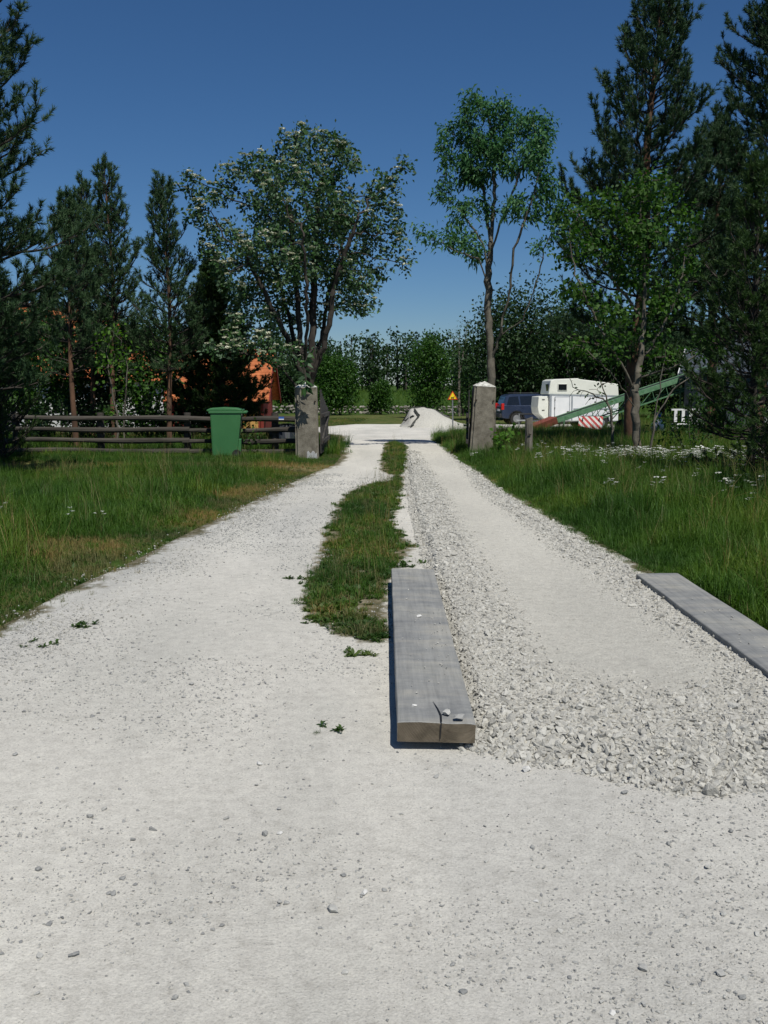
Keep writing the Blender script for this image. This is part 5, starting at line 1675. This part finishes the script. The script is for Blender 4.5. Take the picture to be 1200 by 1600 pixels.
scatter('plank_crumbs', np.stack([cx_, cy_, zz_ + sc_ * .15], -1), np.stack([rs_.normal(0, .2, k_), rs_.normal(0, .2, k_), rs_.uniform(0, 6.28, k_)], -1), np.repeat(sc_[:, None], 3, 1), rs_.integers(0, 8, k_), chips, 'small crumbs of crushed stone scattered on the planks', 'gravel')

# ------------------------------------------------------------------ gravel heap
def heap():
    x0, y0 = XA(668, 53), 53.0
    z0 = gz(x0, y0)
    root = empty('gravel_heap', (x0, y0, z0))
    tag(root, 'heap of pale crushed stone tipped at the end of the drive', 'gravel heap')
    n = 70
    X, Y = np.meshgrid(np.linspace(-2.0, 3.4, n), np.linspace(-2.2, 2.4, n))
    # long slope one way, steep tipped face the other
    prof = np.interp(X, [-1.55, -1.2, -.95, -.2, .35, .9, 1.6, 2.4, 3.3], [0, .45, 1.00, 1.06, .92, .60, .26, .10, 0])
    dep = np.clip(1 - (np.abs(Y + .1 * X) / (1.25 + .3 * prof)) ** 1.9, 0, 1)
    Z = prof * dep * (.93 + .14 * fbm(X, Y, 1.4, 3)) + .05 * (fbm(X, Y, 4, 4) - .5) * (prof * dep > .02) - .03
    V = np.stack([X, Y, Z], -1).reshape(-1, 3)
    i = (np.arange(n - 1)[:, None] * n + np.arange(n - 1)[None]).ravel()
    me = np_mesh('heap_body', V, np.stack([i, i + 1, i + n + 1, i + n], -1), smooth=True)
    link('heap_body', me, M['heap'], root)
    def hz(x, y):
        ix = np.clip(int((x + 2) / 5.4 * (n - 1)), 0, n - 1); iy = np.clip(int((y + 2.2) / 4.6 * (n - 1)), 0, n - 1)
        return float(Z[iy, ix])
    r = random.Random(2)
    # torn strips of dark tarpaulin sticking out of it
    for pts in ([(-1.25, -.5), (-1.0, -.75), (-.85, -1.0)], [(-.75, -.5), (-.55, -.95), (-.85, -1.35), (-1.05, -1.55)], [(-1.3, .2), (-.9, .35), (-.1, .45), (.6, .5), (1.2, .45)]):
        b = B(); prev = None
        for q, (x, y) in enumerate(pts):
            wd = .09 + .10 * r.random()
            a_ = b.bm.verts.new((x - wd * .5, y - wd * .3, hz(x, y) + .05 + .06 * r.random())); c_ = b.bm.verts.new((x + wd * .6, y + wd * .3, hz(x, y) + .10 + .10 * r.random()))
            if prev: b.bm.faces.new((prev[0], a_, c_, prev[1]))
            prev = (a_, c_)
        bmesh.ops.subdivide_edges(b.bm, edges=b.bm.edges[:], cuts=2)
        for v in b.bm.verts: v.co += Vector((r.gauss(0, .02), r.gauss(0, .02), r.gauss(0, .02)))
        bmesh.ops.solidify(b.bm, geom=b.bm.faces[:], thickness=.012)
        b.done('tarpaulin_strip', M['tarp'], root)
heap()

# ------------------------------------------------------------------ warning sign
def sign():
    x, y = XA(706.5, 40), 40.0
    z0 = gz(x, y)
    root = empty('warning_sign', (x, y, z0))
    root.rotation_euler = (0, R(-1), R(3))
    tag(root, 'triangular yellow warning sign with red border and animal silhouette on pole', 'sign')
    B().tube((0, 0, -.2), (0, 0, 1.52), .028, .028, 10).done('pole', M['steel'], root)
    s = .40; zc = 1.50
    tri = lambda k: [(-s / 2 * k, zc - s * .289 * k), (s / 2 * k, zc - s * .289 * k), (0, zc + s * .577 * k)]
    pl = B().prism(tri(1.0), 'y', -.045, -.033, bev=.003).done('plate', M['sign_red'], root)
    B().prism(tri(.74), 'y', -.050, -.0455).done('yellow_field', M['sign_yellow'], pl)
    an = [(-.062, 1.405), (-.045, 1.405), (-.040, 1.435), (.015, 1.435), (.022, 1.405), (.040, 1.405), (.040, 1.455), (.060, 1.485), (.080, 1.480), (.083, 1.492), (.060, 1.515), (.045, 1.510), (.030, 1.478), (-.045, 1.480), (-.072, 1.498), (-.080, 1.490), (-.060, 1.465)]
    B().prism(an, 'y', -.054, -.0505).done('animal_symbol', M['black'], pl)
    for z in (1.46, 1.56):
        B().box((0, -.016, z), (.09, .045, .022)).done('clamp', M['steel'], root)
sign()

# ------------------------------------------------------------------ car
def car():
    y = 57.0; x = XA(776, y)
    root = empty('parked_car', (x, y, gz(x, y) + .0), R(7))
    tag(root, 'dark blue estate four wheel drive car parked behind the horse trailer', 'car')
    Ln, W, H = 4.5, 1.8, 1.74
    # rear at x=0, front at x=4.5
    def arch(cx, r, z0):
        return [(cx + r * math.cos(a), z0 + r * math.sin(a)) for a in np.linspace(0, PI, 9)]
    low = [(.02, .48), (.0, .62), (.05, 1.02), (.12, 1.10), (3.15, 1.08), (4.15, .98), (4.42, .82), (4.48, .60), (4.42, .36)]
    bot = [(x_, z_) for x_, z_ in arch(3.62, .41, .34)]
    bot2 = [(x_, z_) for x_, z_ in arch(.86, .41, .34)]
    body = low + [(4.03, .34)] + bot[1:-1] + [(3.21, .34)] + [(1.27, .34)] + bot2[1:-1] + [(.45, .34), (.08, .38)]
    B().prism(body, 'y', -W / 2, W / 2, bev=.035).done('body', M['car_paint'], root)
    # cabin with inward leaning sides
    pr_ = [(.10, 1.06), (.30, 1.62), (.55, 1.72), (2.1, 1.74), (2.55, 1.66), (3.25, 1.06)]
    b = B()
    def side(s):
        return [b.bm.verts.new((p[0], s * (W / 2 - .03 - .17 * (p[1] - 1.06) / .68), p[1])) for p in pr_]
    a_, c_ = side(-1), side(1)
    fs = [b.bm.faces.new(a_), b.bm.faces.new(c_[::-1])]
    for i in range(len(pr_)):
        k = (i + 1) % len(pr_)
        fs.append(b.bm.faces.new((a_[i], c_[i], c_[k], a_[k])))
    bmesh.ops.recalc_face_normals(b.bm, faces=fs)
    bmesh.ops.bevel(b.bm, geom=b.bm.edges[:], offset=.03, segments=2, affect='EDGES')
    b.done('cabin', M['car_paint'], root)
    for s in (-1, 1):
        yy = lambda z: s * (W / 2 - .03 - .17 * (z - 1.06) / .68)
        for q in ([(.30, 1.12), (.43, 1.56), (.95, 1.60), (1.02, 1.12)], [(1.10, 1.12), (1.06, 1.60), (1.82, 1.62), (1.88, 1.12)], [(1.96, 1.12), (1.92, 1.62), (2.42, 1.58), (2.92, 1.12)]):
            bb = B()
            o_ = [bb.bm.verts.new((p[0], yy(p[1]) + s * .012, p[1])) for p in q]; i_ = [bb.bm.verts.new((p[0], yy(p[1]) - s * .02, p[1])) for p in q]
            bb.bm.faces.new(o_); bb.bm.faces.new(i_[::-1])
            for k in range(4): bb.bm.faces.new((o_[k], i_[k], i_[(k + 1) % 4], o_[(k + 1) % 4]))
            bmesh.ops.recalc_face_normals(bb.bm, faces=bb.bm.faces[:])
            bb.done('side_window', M['glass_dark'], root)
        B().box((1.9, s * (W / 2 + .004), .62), (2.0, .02, .09), bev=.006).done('side_moulding', M['car_plastic'], root)
        for cx in (.86, 3.62):
            b2 = B()
            o1 = arch(cx, .47, .34); i1 = arch(cx, .40, .34)
            for k in range(8):
                b2.bm.faces.new([b2.bm.verts.new((p[0], s * (W / 2 + .012), p[1])) for p in (o1[k], o1[k + 1], i1[k + 1], i1[k])])
            bmesh.ops.solidify(b2.bm, geom=b2.bm.faces[:], thickness=.02)
            b2.done('arch_trim', M['car_plastic'], root)
            wh = B().tube((cx, s * (W / 2 - .23), .35), (cx, s * (W / 2 - .01), .35), .35, .35, 28).done('wheel', M['rubber'], root)
            B().tube((cx, s * (W / 2 - .02), .35), (cx, s * (W / 2 + .006), .35), .22, .20, 20).done('rim', M['steel'], wh)
        B().box((.06, s * (W / 2 - .10), 1.02), (.16, .215, .36), bev=.02).done('tail_light', M['tail_red'], root)
        B().box((2.75, s * (W / 2 + .09), 1.16), (.10, .18, .14), bev=.02).done('door_mirror', M['car_plastic'], root)
        B().tube((.7, s * .56, 1.775), (2.2, s * .56, 1.785), .018, .018, 8).done('roof_rail', M['car_plastic'], root)
        for hx in (1.18, 2.08):
            B().box((hx, s * (W / 2 + .008), .97), (.16, .025, .035), bev=.006).done('door_handle', M['car_paint'], root)
    rw = B().hexa([(.12, -.66, 1.14), (.15, -.66, 1.14), (.15, .66, 1.14), (.12, .66, 1.14), (.265, -.58, 1.56), (.30, -.58, 1.56), (.30, .58, 1.56), (.265, .58, 1.56)]).done('rear_window', M['glass_dark'], root)
    B().box((-.04, 0, .52), (.18, 1.70, .22), bev=.03).done('rear_bumper', M['car_plastic'], root)
    B().box((4.50, 0, .50), (.16, 1.66, .24), bev=.03).done('front_bumper', M['car_plastic'], root)
    B().box((-.005, 0, .82), (.02, .52, .12)).done('number_plate', M['white_paint'], root)
    B().hexa([(2.62, -.62, 1.62), (2.66, -.62, 1.64), (2.66, .62, 1.64), (2.62, .62, 1.62), (3.20, -.70, 1.10), (3.24, -.70, 1.12), (3.24, .70, 1.12), (3.20, .70, 1.10)]).done('windscreen', M['glass_dark'], root)
car()

# ------------------------------------------------------------------ horse trailer
def trailer():
    y = 51.0; x = XA(849, y)
    root = empty('horse_trailer', (x, y, gz(x, y)), R(4))
    tag(root, 'white horse trailer with dark front window behind the green conveyor', 'trailer')
    W = 1.9; hw = W / 2
    # nose at x=0, tail at x=3.5
    B().prism([(.0, .42), (.0, 1.70), (3.5, 1.62), (3.5, .42)], 'y', -hw, hw, bev=.025).done('lower_body', M['white_paint'], root)
    B().prism([(-.08, 1.745), (.02, 2.42), (.20, 2.49), (1.40, 2.54), (1.46, 2.50), (3.45, 2.26), (3.5, 1.665)], 'y', -hw + .02, hw - .02, bev=.04).done('roof_shell', M['cream_paint'], root)
    B().prism([(-.02, 1.692), (-.02, 1.752), (3.52, 1.672), (3.52, 1.612)], 'y', -hw - .012, hw + .012).done('waist_rail', M['grey_trim'], root)
    for xx in (.05, 1.12):
        B().box((xx, -hw - .012, 1.05), (.07, .022, 1.24)).done('side_post', M['grey_trim'], root)
    # nose locker
    lk = B().prism([(-.52, .78), (-.58, 1.10), (-.54, 1.62), (-.03, 1.66), (-.03, .42), (-.12, .42)], 'y', -.80, .80, bev=.03).done('nose_locker', M['cream_paint'], root)
    for zz in (1.48, .95):
        B().box((-.30, -.805, zz), (.13, .02, .04)).done('locker_catch', M['iron'], lk)
    # groom's door
    dr = B().box((.62, -hw - .010, 1.04), (.72, .020, 1.14), bev=.006).done('side_door', M['white_paint'], root)
    fr = B()
    for a_, c_ in (((.24, 1.62), (1.0, 1.62)), ((.24, .45), (1.0, .45)), ((.24, .45), (.24, 1.62)), ((1.0, .45), (1.0, 1.62))):
        fr.tube((a_[0], -hw - .022, a_[1]), (c_[0], -hw - .022, c_[1]), .010, .010, 6)
    fr.done('door_frame', M['grey_trim'], dr)
    for zz in (1.46, 1.06, .62):
        B().box((.245, -hw - .032, zz), (.04, .02, .07)).done('hinge', M['iron'], dr)
    B().box((.92, -hw - .03, .86), (.12, .03, .08)).done('door_latch', M['iron'], dr)
    wn = B().box((.62, -hw + .008, 2.10), (.50, .05, .36), bev=.03, seg=2).done('window_frame', M['cream_paint'], root)
    B().box((.62, -hw - .02, 2.10), (.42, .02, .29), bev=.008).done('window_pane', M['glass_dark'], wn)
    B().box((-.055, -.55, 2.06), (.05, .40, .38), ry(R(-8)), bev=.01).done('front_window', M['glass_dark'], root)
    B().box((2.3, -hw - .010, 1.02), (2.2, .02, .05)).done('rubbing_rail', M['grey_trim'], root)
    for s in (-1, 1):
        for cx in (1.9, 2.6):
            wh = B().tube((cx, s * (hw + .02), .32), (cx, s * (hw + .20), .32), .32, .32, 24).done('wheel', M['rubber'], root)
            B().tube((cx, s * (hw + .04), .32), (cx, s * (hw + .21), .32), .19, .17, 16).done('rim', M['steel'], wh)
        B().prism([(1.5, .40), (1.56, .68), (2.94, .68), (3.0, .40), (2.96, .40), (2.90, .64), (1.60, .64), (1.54, .40)], 'y', s * (hw + .012), s * (hw + .24)).done('mudguard', M['blue_grey'], root)
    dwb = B()
    dwb.tube((-1.5, 0, .42), (.2, -.5, .40), .04, .04, 8).tube((-1.5, 0, .42), (.2, .5, .40), .04, .04, 8)
    dwb.done('drawbar', M['steel'], root)
    B().tube((-1.35, 0, .02), (-1.35, 0, .75), .028, .028, 8).done('jockey_stand', M['steel'], root)
    B().box((1.75, 0, .39), (3.4, 1.5, .055)).done('chassis', M['steel'], root)
trailer()

# ------------------------------------------------------------------ conveyor
def conveyor():
    y = 40.0
    a = P(866, 657, y); c = P(1112, 575, y + 1.0)
    z0 = gz(a[0], y)
    root = empty('belt_conveyor', (a[0], y, z0))
    tag(root, 'long sloping green belt conveyor with rusty red feed hopper', 'conveyor')
    v = Vector(c - a); L = v.length
    el = math.asin(v.z / L); az = math.atan2(v.y, v.x)
    rot = rz(az) @ ry(-el)
    o0 = Vector(a) - Vector((a[0], y, z0))
    def T(p): return o0 + rot @ Vector(p)
    hw = .32
    for s in (-1, 1):
        b = B().box(T((L / 2, s * hw, 0)), (L, .05, .20), rot, bev=.006); b.done('side_beam', M['green_paint'], root)
        b = B().box(T((L * .55, s * hw, -.48)), (L * .78, .045, .05), rot); b.done('lower_chord', M['green_paint'], root)
        n = 9
        for i in range(n + 1):
            t = L * (.16 + .78 * i / n)
            B().tube(T((t, s * hw, -.05)), T((t, s * hw, -.47)), .016, .016, 6).done('strut', M['green_paint'], root)
            if i < n:
                t2 = L * (.16 + .78 * (i + 1) / n)
                B().tube(T((t, s * hw, -.46)), T((t2, s * hw, -.07)), .013, .013, 6).done('diagonal', M['green_paint'], root)
    B().box(T((L / 2, 0, .06)), (L * .99, .54, .025), rot).done('belt', M['rubber'], root)
    for t in (.04, L - .04):
        B().tube(T((t, -.29, 0)), T((t, .29, 0)), .10, .10, 14).done('end_drum', M['steel'], root)
    # rusty hopper at the low end
    hp = B().hexa([tuple(T(p)) for p in ((-.95, -.38, -.16), (.0, -.38, -.12), (.0, .38, -.12), (-.95, .38, -.16), (-1.0, -.44, .10), (.0, -.44, .16), (.0, .44, .16), (-1.0, .44, .10))]).done('feed_hopper', M['rust_red'], root)
    # legs and wheels
    for t, sp in ((L * .42, .75), (L * .80, .95)):
        for s in (-1, 1):
            top = T((t, s * hw, -.48)); ft = Vector((top.x + .25, top.y + s * sp * .5, 0))
            B().tube(ft, top, .035, .03, 8).done('leg', M['green_paint'], root)
    for s in (-1, 1):
        m = T((L * .42, 0, 0)); p = Vector((m.x + .25, s * .72 + m.y, .28))
        wh = B().tube(p + Vector((0, -.08, 0)), p + Vector((0, .08, 0)), .28, .28, 20).done('wheel', M['rubber'], root)
    B().tube((T((L * .42, 0, 0)).x + .25, T((L * .42, 0, 0)).y - .7, .28), (T((L * .42, 0, 0)).x + .25, T((L * .42, 0, 0)).y + .7, .28), .03, .03, 8).done('axle', M['green_paint'], root)
    for s in (-1, 1):
        B().tube(T((.3, s * hw, -.08)), Vector((T((.3, 0, 0)).x, T((.3, s * hw, 0)).y, 0)), .03, .03, 8).done('leg', M['green_paint'], root)
conveyor()

# striped barrier board leaning on a stand
def barrier():
    y = 36.0; x = XA(920, y)
    root = empty('barrier_board', (x, y, gz(x, y)))
    tag(root, 'red and white striped barrier board standing below the conveyor', 'barrier')
    b = B().prism([(-.45, .16), (-.42, .50), (.45, .50), (.40, .02), (.06, .04)], 'y', -.02, .02)
    o = b.done('board', M['stripes'], root)
    o.rotation_euler = (R(-14), 0, 0); o.location = (0, 0, .22)
    for s in (-1, 1):
        B().tube((s * .30, .24, 0), (s * .30, .02, .66), .018, .018, 6).done('leg', M['iron'], root)
barrier()

# flat slabs heaped below the barrier
sl = [(898, 31.6, .55), (915, 31.9, .7), (934, 31.5, .6), (952, 31.8, .75), (968, 31.6, .55), (925, 32.2, .6), (980, 32.0, .45)]
LB = ['flat stone slab at the hollow side of the slab row', 'broad mossy slab lying under the striped board', 'slab with a broken corner beside the broad one', 'long pale slab lying by the bare shrub', 'thin slab between the long slab and the maple trunk', 'slab set behind the broad mossy one', 'smallest slab lying next to the dark pine trunk']
for i, (px, y, s) in enumerate(sl):
    o = link('stone_slab', stone_mesh('stone_slab', 400 + i, .42, 16, M['drystone']), None)
    x = XA(px, y)
    o.location = (x, y, gz(x, y) + .08)
    o.scale = (s * 1.25, s, s * 1.0)
    o.rotation_euler = (random.gauss(0, .12), random.gauss(0, .12), random.uniform(-.5, .5))
    tag(o, LB[i], 'slab', 'stone slabs below the conveyor', 'thing')

# ------------------------------------------------------------------ buildings
def shed():
    y = 39.0; x = XA(1122, y)
    root = empty('grey_shed', (x, y, gz(x, y)), R(-4))
    tag(root, 'dark blue grey flat roofed shed behind the young pine', 'shed')
    for i in range(12):
        B().box((-1.10 + .2 * i, -1.1, 1.18), (.192, .03, 2.36), bev=.004).done('wall_panel', M['blue_grey'], root)
    for s in (-1, 1):
        B().box((s * 1.2, .05, 1.18), (.03, 2.3, 2.36)).done('side_wall', M['blue_grey'], root)
    B().box((0, 1.2, 1.18), (2.4, .03, 2.36)).done('back_wall', M['blue_grey'], root)
    B().box((0, .05, 2.42), (2.7, 2.7, .10), rx(R(3)), bev=.01).done('roof', M['blue_grey'], root)
    d = B().box((-.55, -1.125, 1.0), (.78, .03, 1.96), bev=.006).done('door', M['navy'], root)
    B().tube((-.25, -1.17, 1.0), (-.25, -1.14, 1.0), .02, .02, 8).done('handle', M['steel'], d)
shed()

def gable_house(name, label, loc, rotz, Ln, W, hw, hr, wallm, roofm, parts, trim='wall_white'):
    """walls along X (length Ln) and gables at both ends; ridge along X"""
    root = empty(name, loc, rotz)
    tag(root, label, 'house')
    y2 = W / 2
    B().prism([(-y2, -.3), (y2, -.3), (y2, hw), (0, hr), (-y2, hw)], 'x', -Ln / 2, Ln / 2).done('walls', wallm, root)
    ov = .35
    sl_ = (hr - hw) / y2
    for s in (-1, 1):
        # roof slope built of tile courses
        n = 14
        L = math.hypot(y2 + ov, (y2 + ov) * sl_)
        rf = None
        ang = math.atan(sl_)
        b = B()
        for i in range(n):
            t0 = i / n; t1 = (i + 1.12) / n
            q0 = ((y2 + ov) * t0, hr + .10 - (y2 + ov) * sl_ * t0); q1 = ((y2 + ov) * min(t1, 1.02), hr + .10 - (y2 + ov) * sl_ * min(t1, 1.02))
            lift = .035
            b.hexa([(-Ln / 2 - ov, s * q0[0], q0[1] - .02), (Ln / 2 + ov, s * q0[0], q0[1] - .02), (Ln / 2 + ov, s * q1[0], q1[1] + lift - .03), (-Ln / 2 - ov, s * q1[0], q1[1] + lift - .03),
                    (-Ln / 2 - ov, s * q0[0], q0[1] + .01), (Ln / 2 + ov, s * q0[0], q0[1] + .01), (Ln / 2 + ov, s * q1[0], q1[1] + lift), (-Ln / 2 - ov, s * q1[0], q1[1] + lift)])
        rf = tag(b.done('roof', roofm, root), kind='stuff')
        for e in (-1, 1):
            bb = B()
            xe = e * (Ln / 2 + ov + .012)
            bb.hexa([(xe - .02, 0, hr - .06), (xe + .02, 0, hr - .06), (xe + .02, s * (y2 + ov), hr - .06 - (y2 + ov) * sl_), (xe - .02, s * (y2 + ov), hr - .06 - (y2 + ov) * sl_),
                     (xe - .02, 0, hr + .14), (xe + .02, 0, hr + .14), (xe + .02, s * (y2 + ov), hr + .14 - (y2 + ov) * sl_), (xe - .02, s * (y2 + ov), hr + .14 - (y2 + ov) * sl_)])
            bb.done('bargeboard', M[trim], root)
    B().tube((-Ln / 2 - ov, 0, hr + .12), (Ln / 2 + ov, 0, hr + .12), .10, .10, 8).done('ridge', roofm, root)
    for kind, args in parts:
        if kind == 'chimney':
            B().box((args[0], args[1], hr + .2), (.7, .6, 1.1), bev=.01).done('chimney', M['drystone'], root)
        if kind == 'window':
            px_, side_, z, w_, h_ = args
            yy = side_ * (y2 + .02)
            f = B().box((px_, yy, z), (w_ + .16, .06, h_ + .16), bev=.01).done('window', M['wall_white'], root)
            B().box((px_, yy + side_ * .032, z), (w_, .02, h_)).done('pane', M['glass_dark'], f)
            B().box((px_, yy + side_ * .044, z), (.05, .02, h_)).done('mullion', M['wall_white'], f)
        if kind == 'gwindow':
            yy, end, z, w_, h_ = args
            xe = end * (Ln / 2 + .02)
            f = B().box((xe, yy, z), (.06, w_ + .16, h_ + .16), bev=.01).done('window', M['wall_white'], root)
            B().box((xe + end * .032, yy, z), (.02, w_, h_)).done('pane', M['glass_dark'], f)
            B().box((xe + end * .044, yy, z), (.02, .05, h_)).done('mullion', M['wall_white'], f)
        if kind == 'door':
            px_, side_, z, w_, h_, mt = args
            d = B().box((px_, side_ * (y2 + .02), z), (w_, .06, h_), bev=.01).done('door', M[mt], root)
            B().tube((px_ + w_ * .4, side_ * (y2 + .05), z), (px_ + w_ * .4, side_ * (y2 + .10), z), .03, .03, 8).done('handle', M['iron'], d)
        if kind == 'corner':
            for ex in (-1, 1):
                B().box((ex * (Ln / 2 + .01), -y2 - .01, hw / 2), (.14, .14, hw), bev=.01).done('corner_board', M[args[0]], root)
    return root
# white gabled house: its gable looks across the garden, one roof slope towards the drive
d_ = 47.0
gable_house('gabled_house', 'white house with orange tiled roof and grey chimney behind the slender pines', (XA(58, d_), d_ + 2, gz(0, d_)), R(62), 9.0, 7.0, 2.6, 5.7, M['wall_white'], M['roof_tile'],
            [('chimney', (-1.0, .5)), ('gwindow', (0, -1, 3.6, .9, 1.1)), ('gwindow', (-1.8, -1, 1.4, .9, 1.2)), ('gwindow', (1.8, -1, 1.4, .9, 1.2)), ('window', (-2.4, -1, 1.5, 1.0, 1.2)), ('window', (.3, -1, 1.5, 1.0, 1.2)), ('window', (2.8, -1, 1.5, 1.0, 1.2))])
d_ = 44.0
gable_house('red_cottage', 'red timber cottage with orange tiled roof and yellow wooden door', (XA(343, d_), d_ + 2.2, gz(0, d_)), R(0), 3.9, 4.2, 1.6, 3.5, M['red_wall'], M['roof_tile'],
            [('corner', ('red_wall',)), ('door', (1.42, -1, .55, .72, 1.35, 'yellow_wood')), ('window', (-.9, -1, .85, .7, .8))], 'red_wall')
d_ = 50.0
gable_house('white_house', 'white rendered house behind the reddish barked pine', (XA(1235, d_), d_ + 3, gz(0, d_)), R(-25), 8.0, 6.5, 2.9, 5.0, M['wall_white'], M['blue_grey'],
            [('window', (-2.6, -1, 1.5, 1.0, 1.2)), ('window', (0, -1, 1.5, 1.0, 1.2)), ('gwindow', (0, -1, 1.5, 1.0, 1.2))])

# small pale things in the yard by the shed
sk = empty('feed_sack', (XA(1023, 33), 33, gz(0, 33)))
tag(sk, 'white feed sack tied with blue standing behind the leaning bare sapling', 'sack')
bm_ = bmesh.new()
bmesh.ops.create_uvsphere(bm_, u_segments=14, v_segments=10, radius=1)
for v in bm_.verts:
    t_ = v.co.z
    v.co = Vector((v.co.x * .24 * (1 - .25 * max(0, t_)), v.co.y * .18, .34 + t_ * .36)) + Vector((1, 1, 0)) * mnoise.noise(v.co * 2.3) * .05
me_ = bpy.data.meshes.new('sack_body'); bm_.to_mesh(me_); bm_.free()
link('sack_body', me_, M['wall_white'], sk)
B().tube((.02, 0, .66), (.03, 0, .84), .05, .10, 10).done('sack_neck', M['blue_tag'], sk)

pb = empty('garden_bench', (XA(1072, 36), 36, gz(0, 36)), R(12))
tag(pb, 'white slatted garden bench in front of the grey shed', 'bench')
for k in range(4):
    B().box((-.45 + .3 * k, .2, .72), (.12, .025, .42), bev=.004).done('back_slat', M['wall_white'], pb)
for k in range(3):
    B().box((0, -.12 + .14 * k, .44), (1.2, .11, .03), bev=.004).done('seat_slat', M['wall_white'], pb)
B().box((0, .215, .95), (1.24, .05, .06), bev=.004).done('top_rail', M['wall_white'], pb)
for sx_ in (-1, 1):
    for sy_ in (-.16, .2):
        B().box((sx_ * .56, sy_, .22), (.06, .06, .44), bev=.004).done('leg', M['wall_white'], pb)
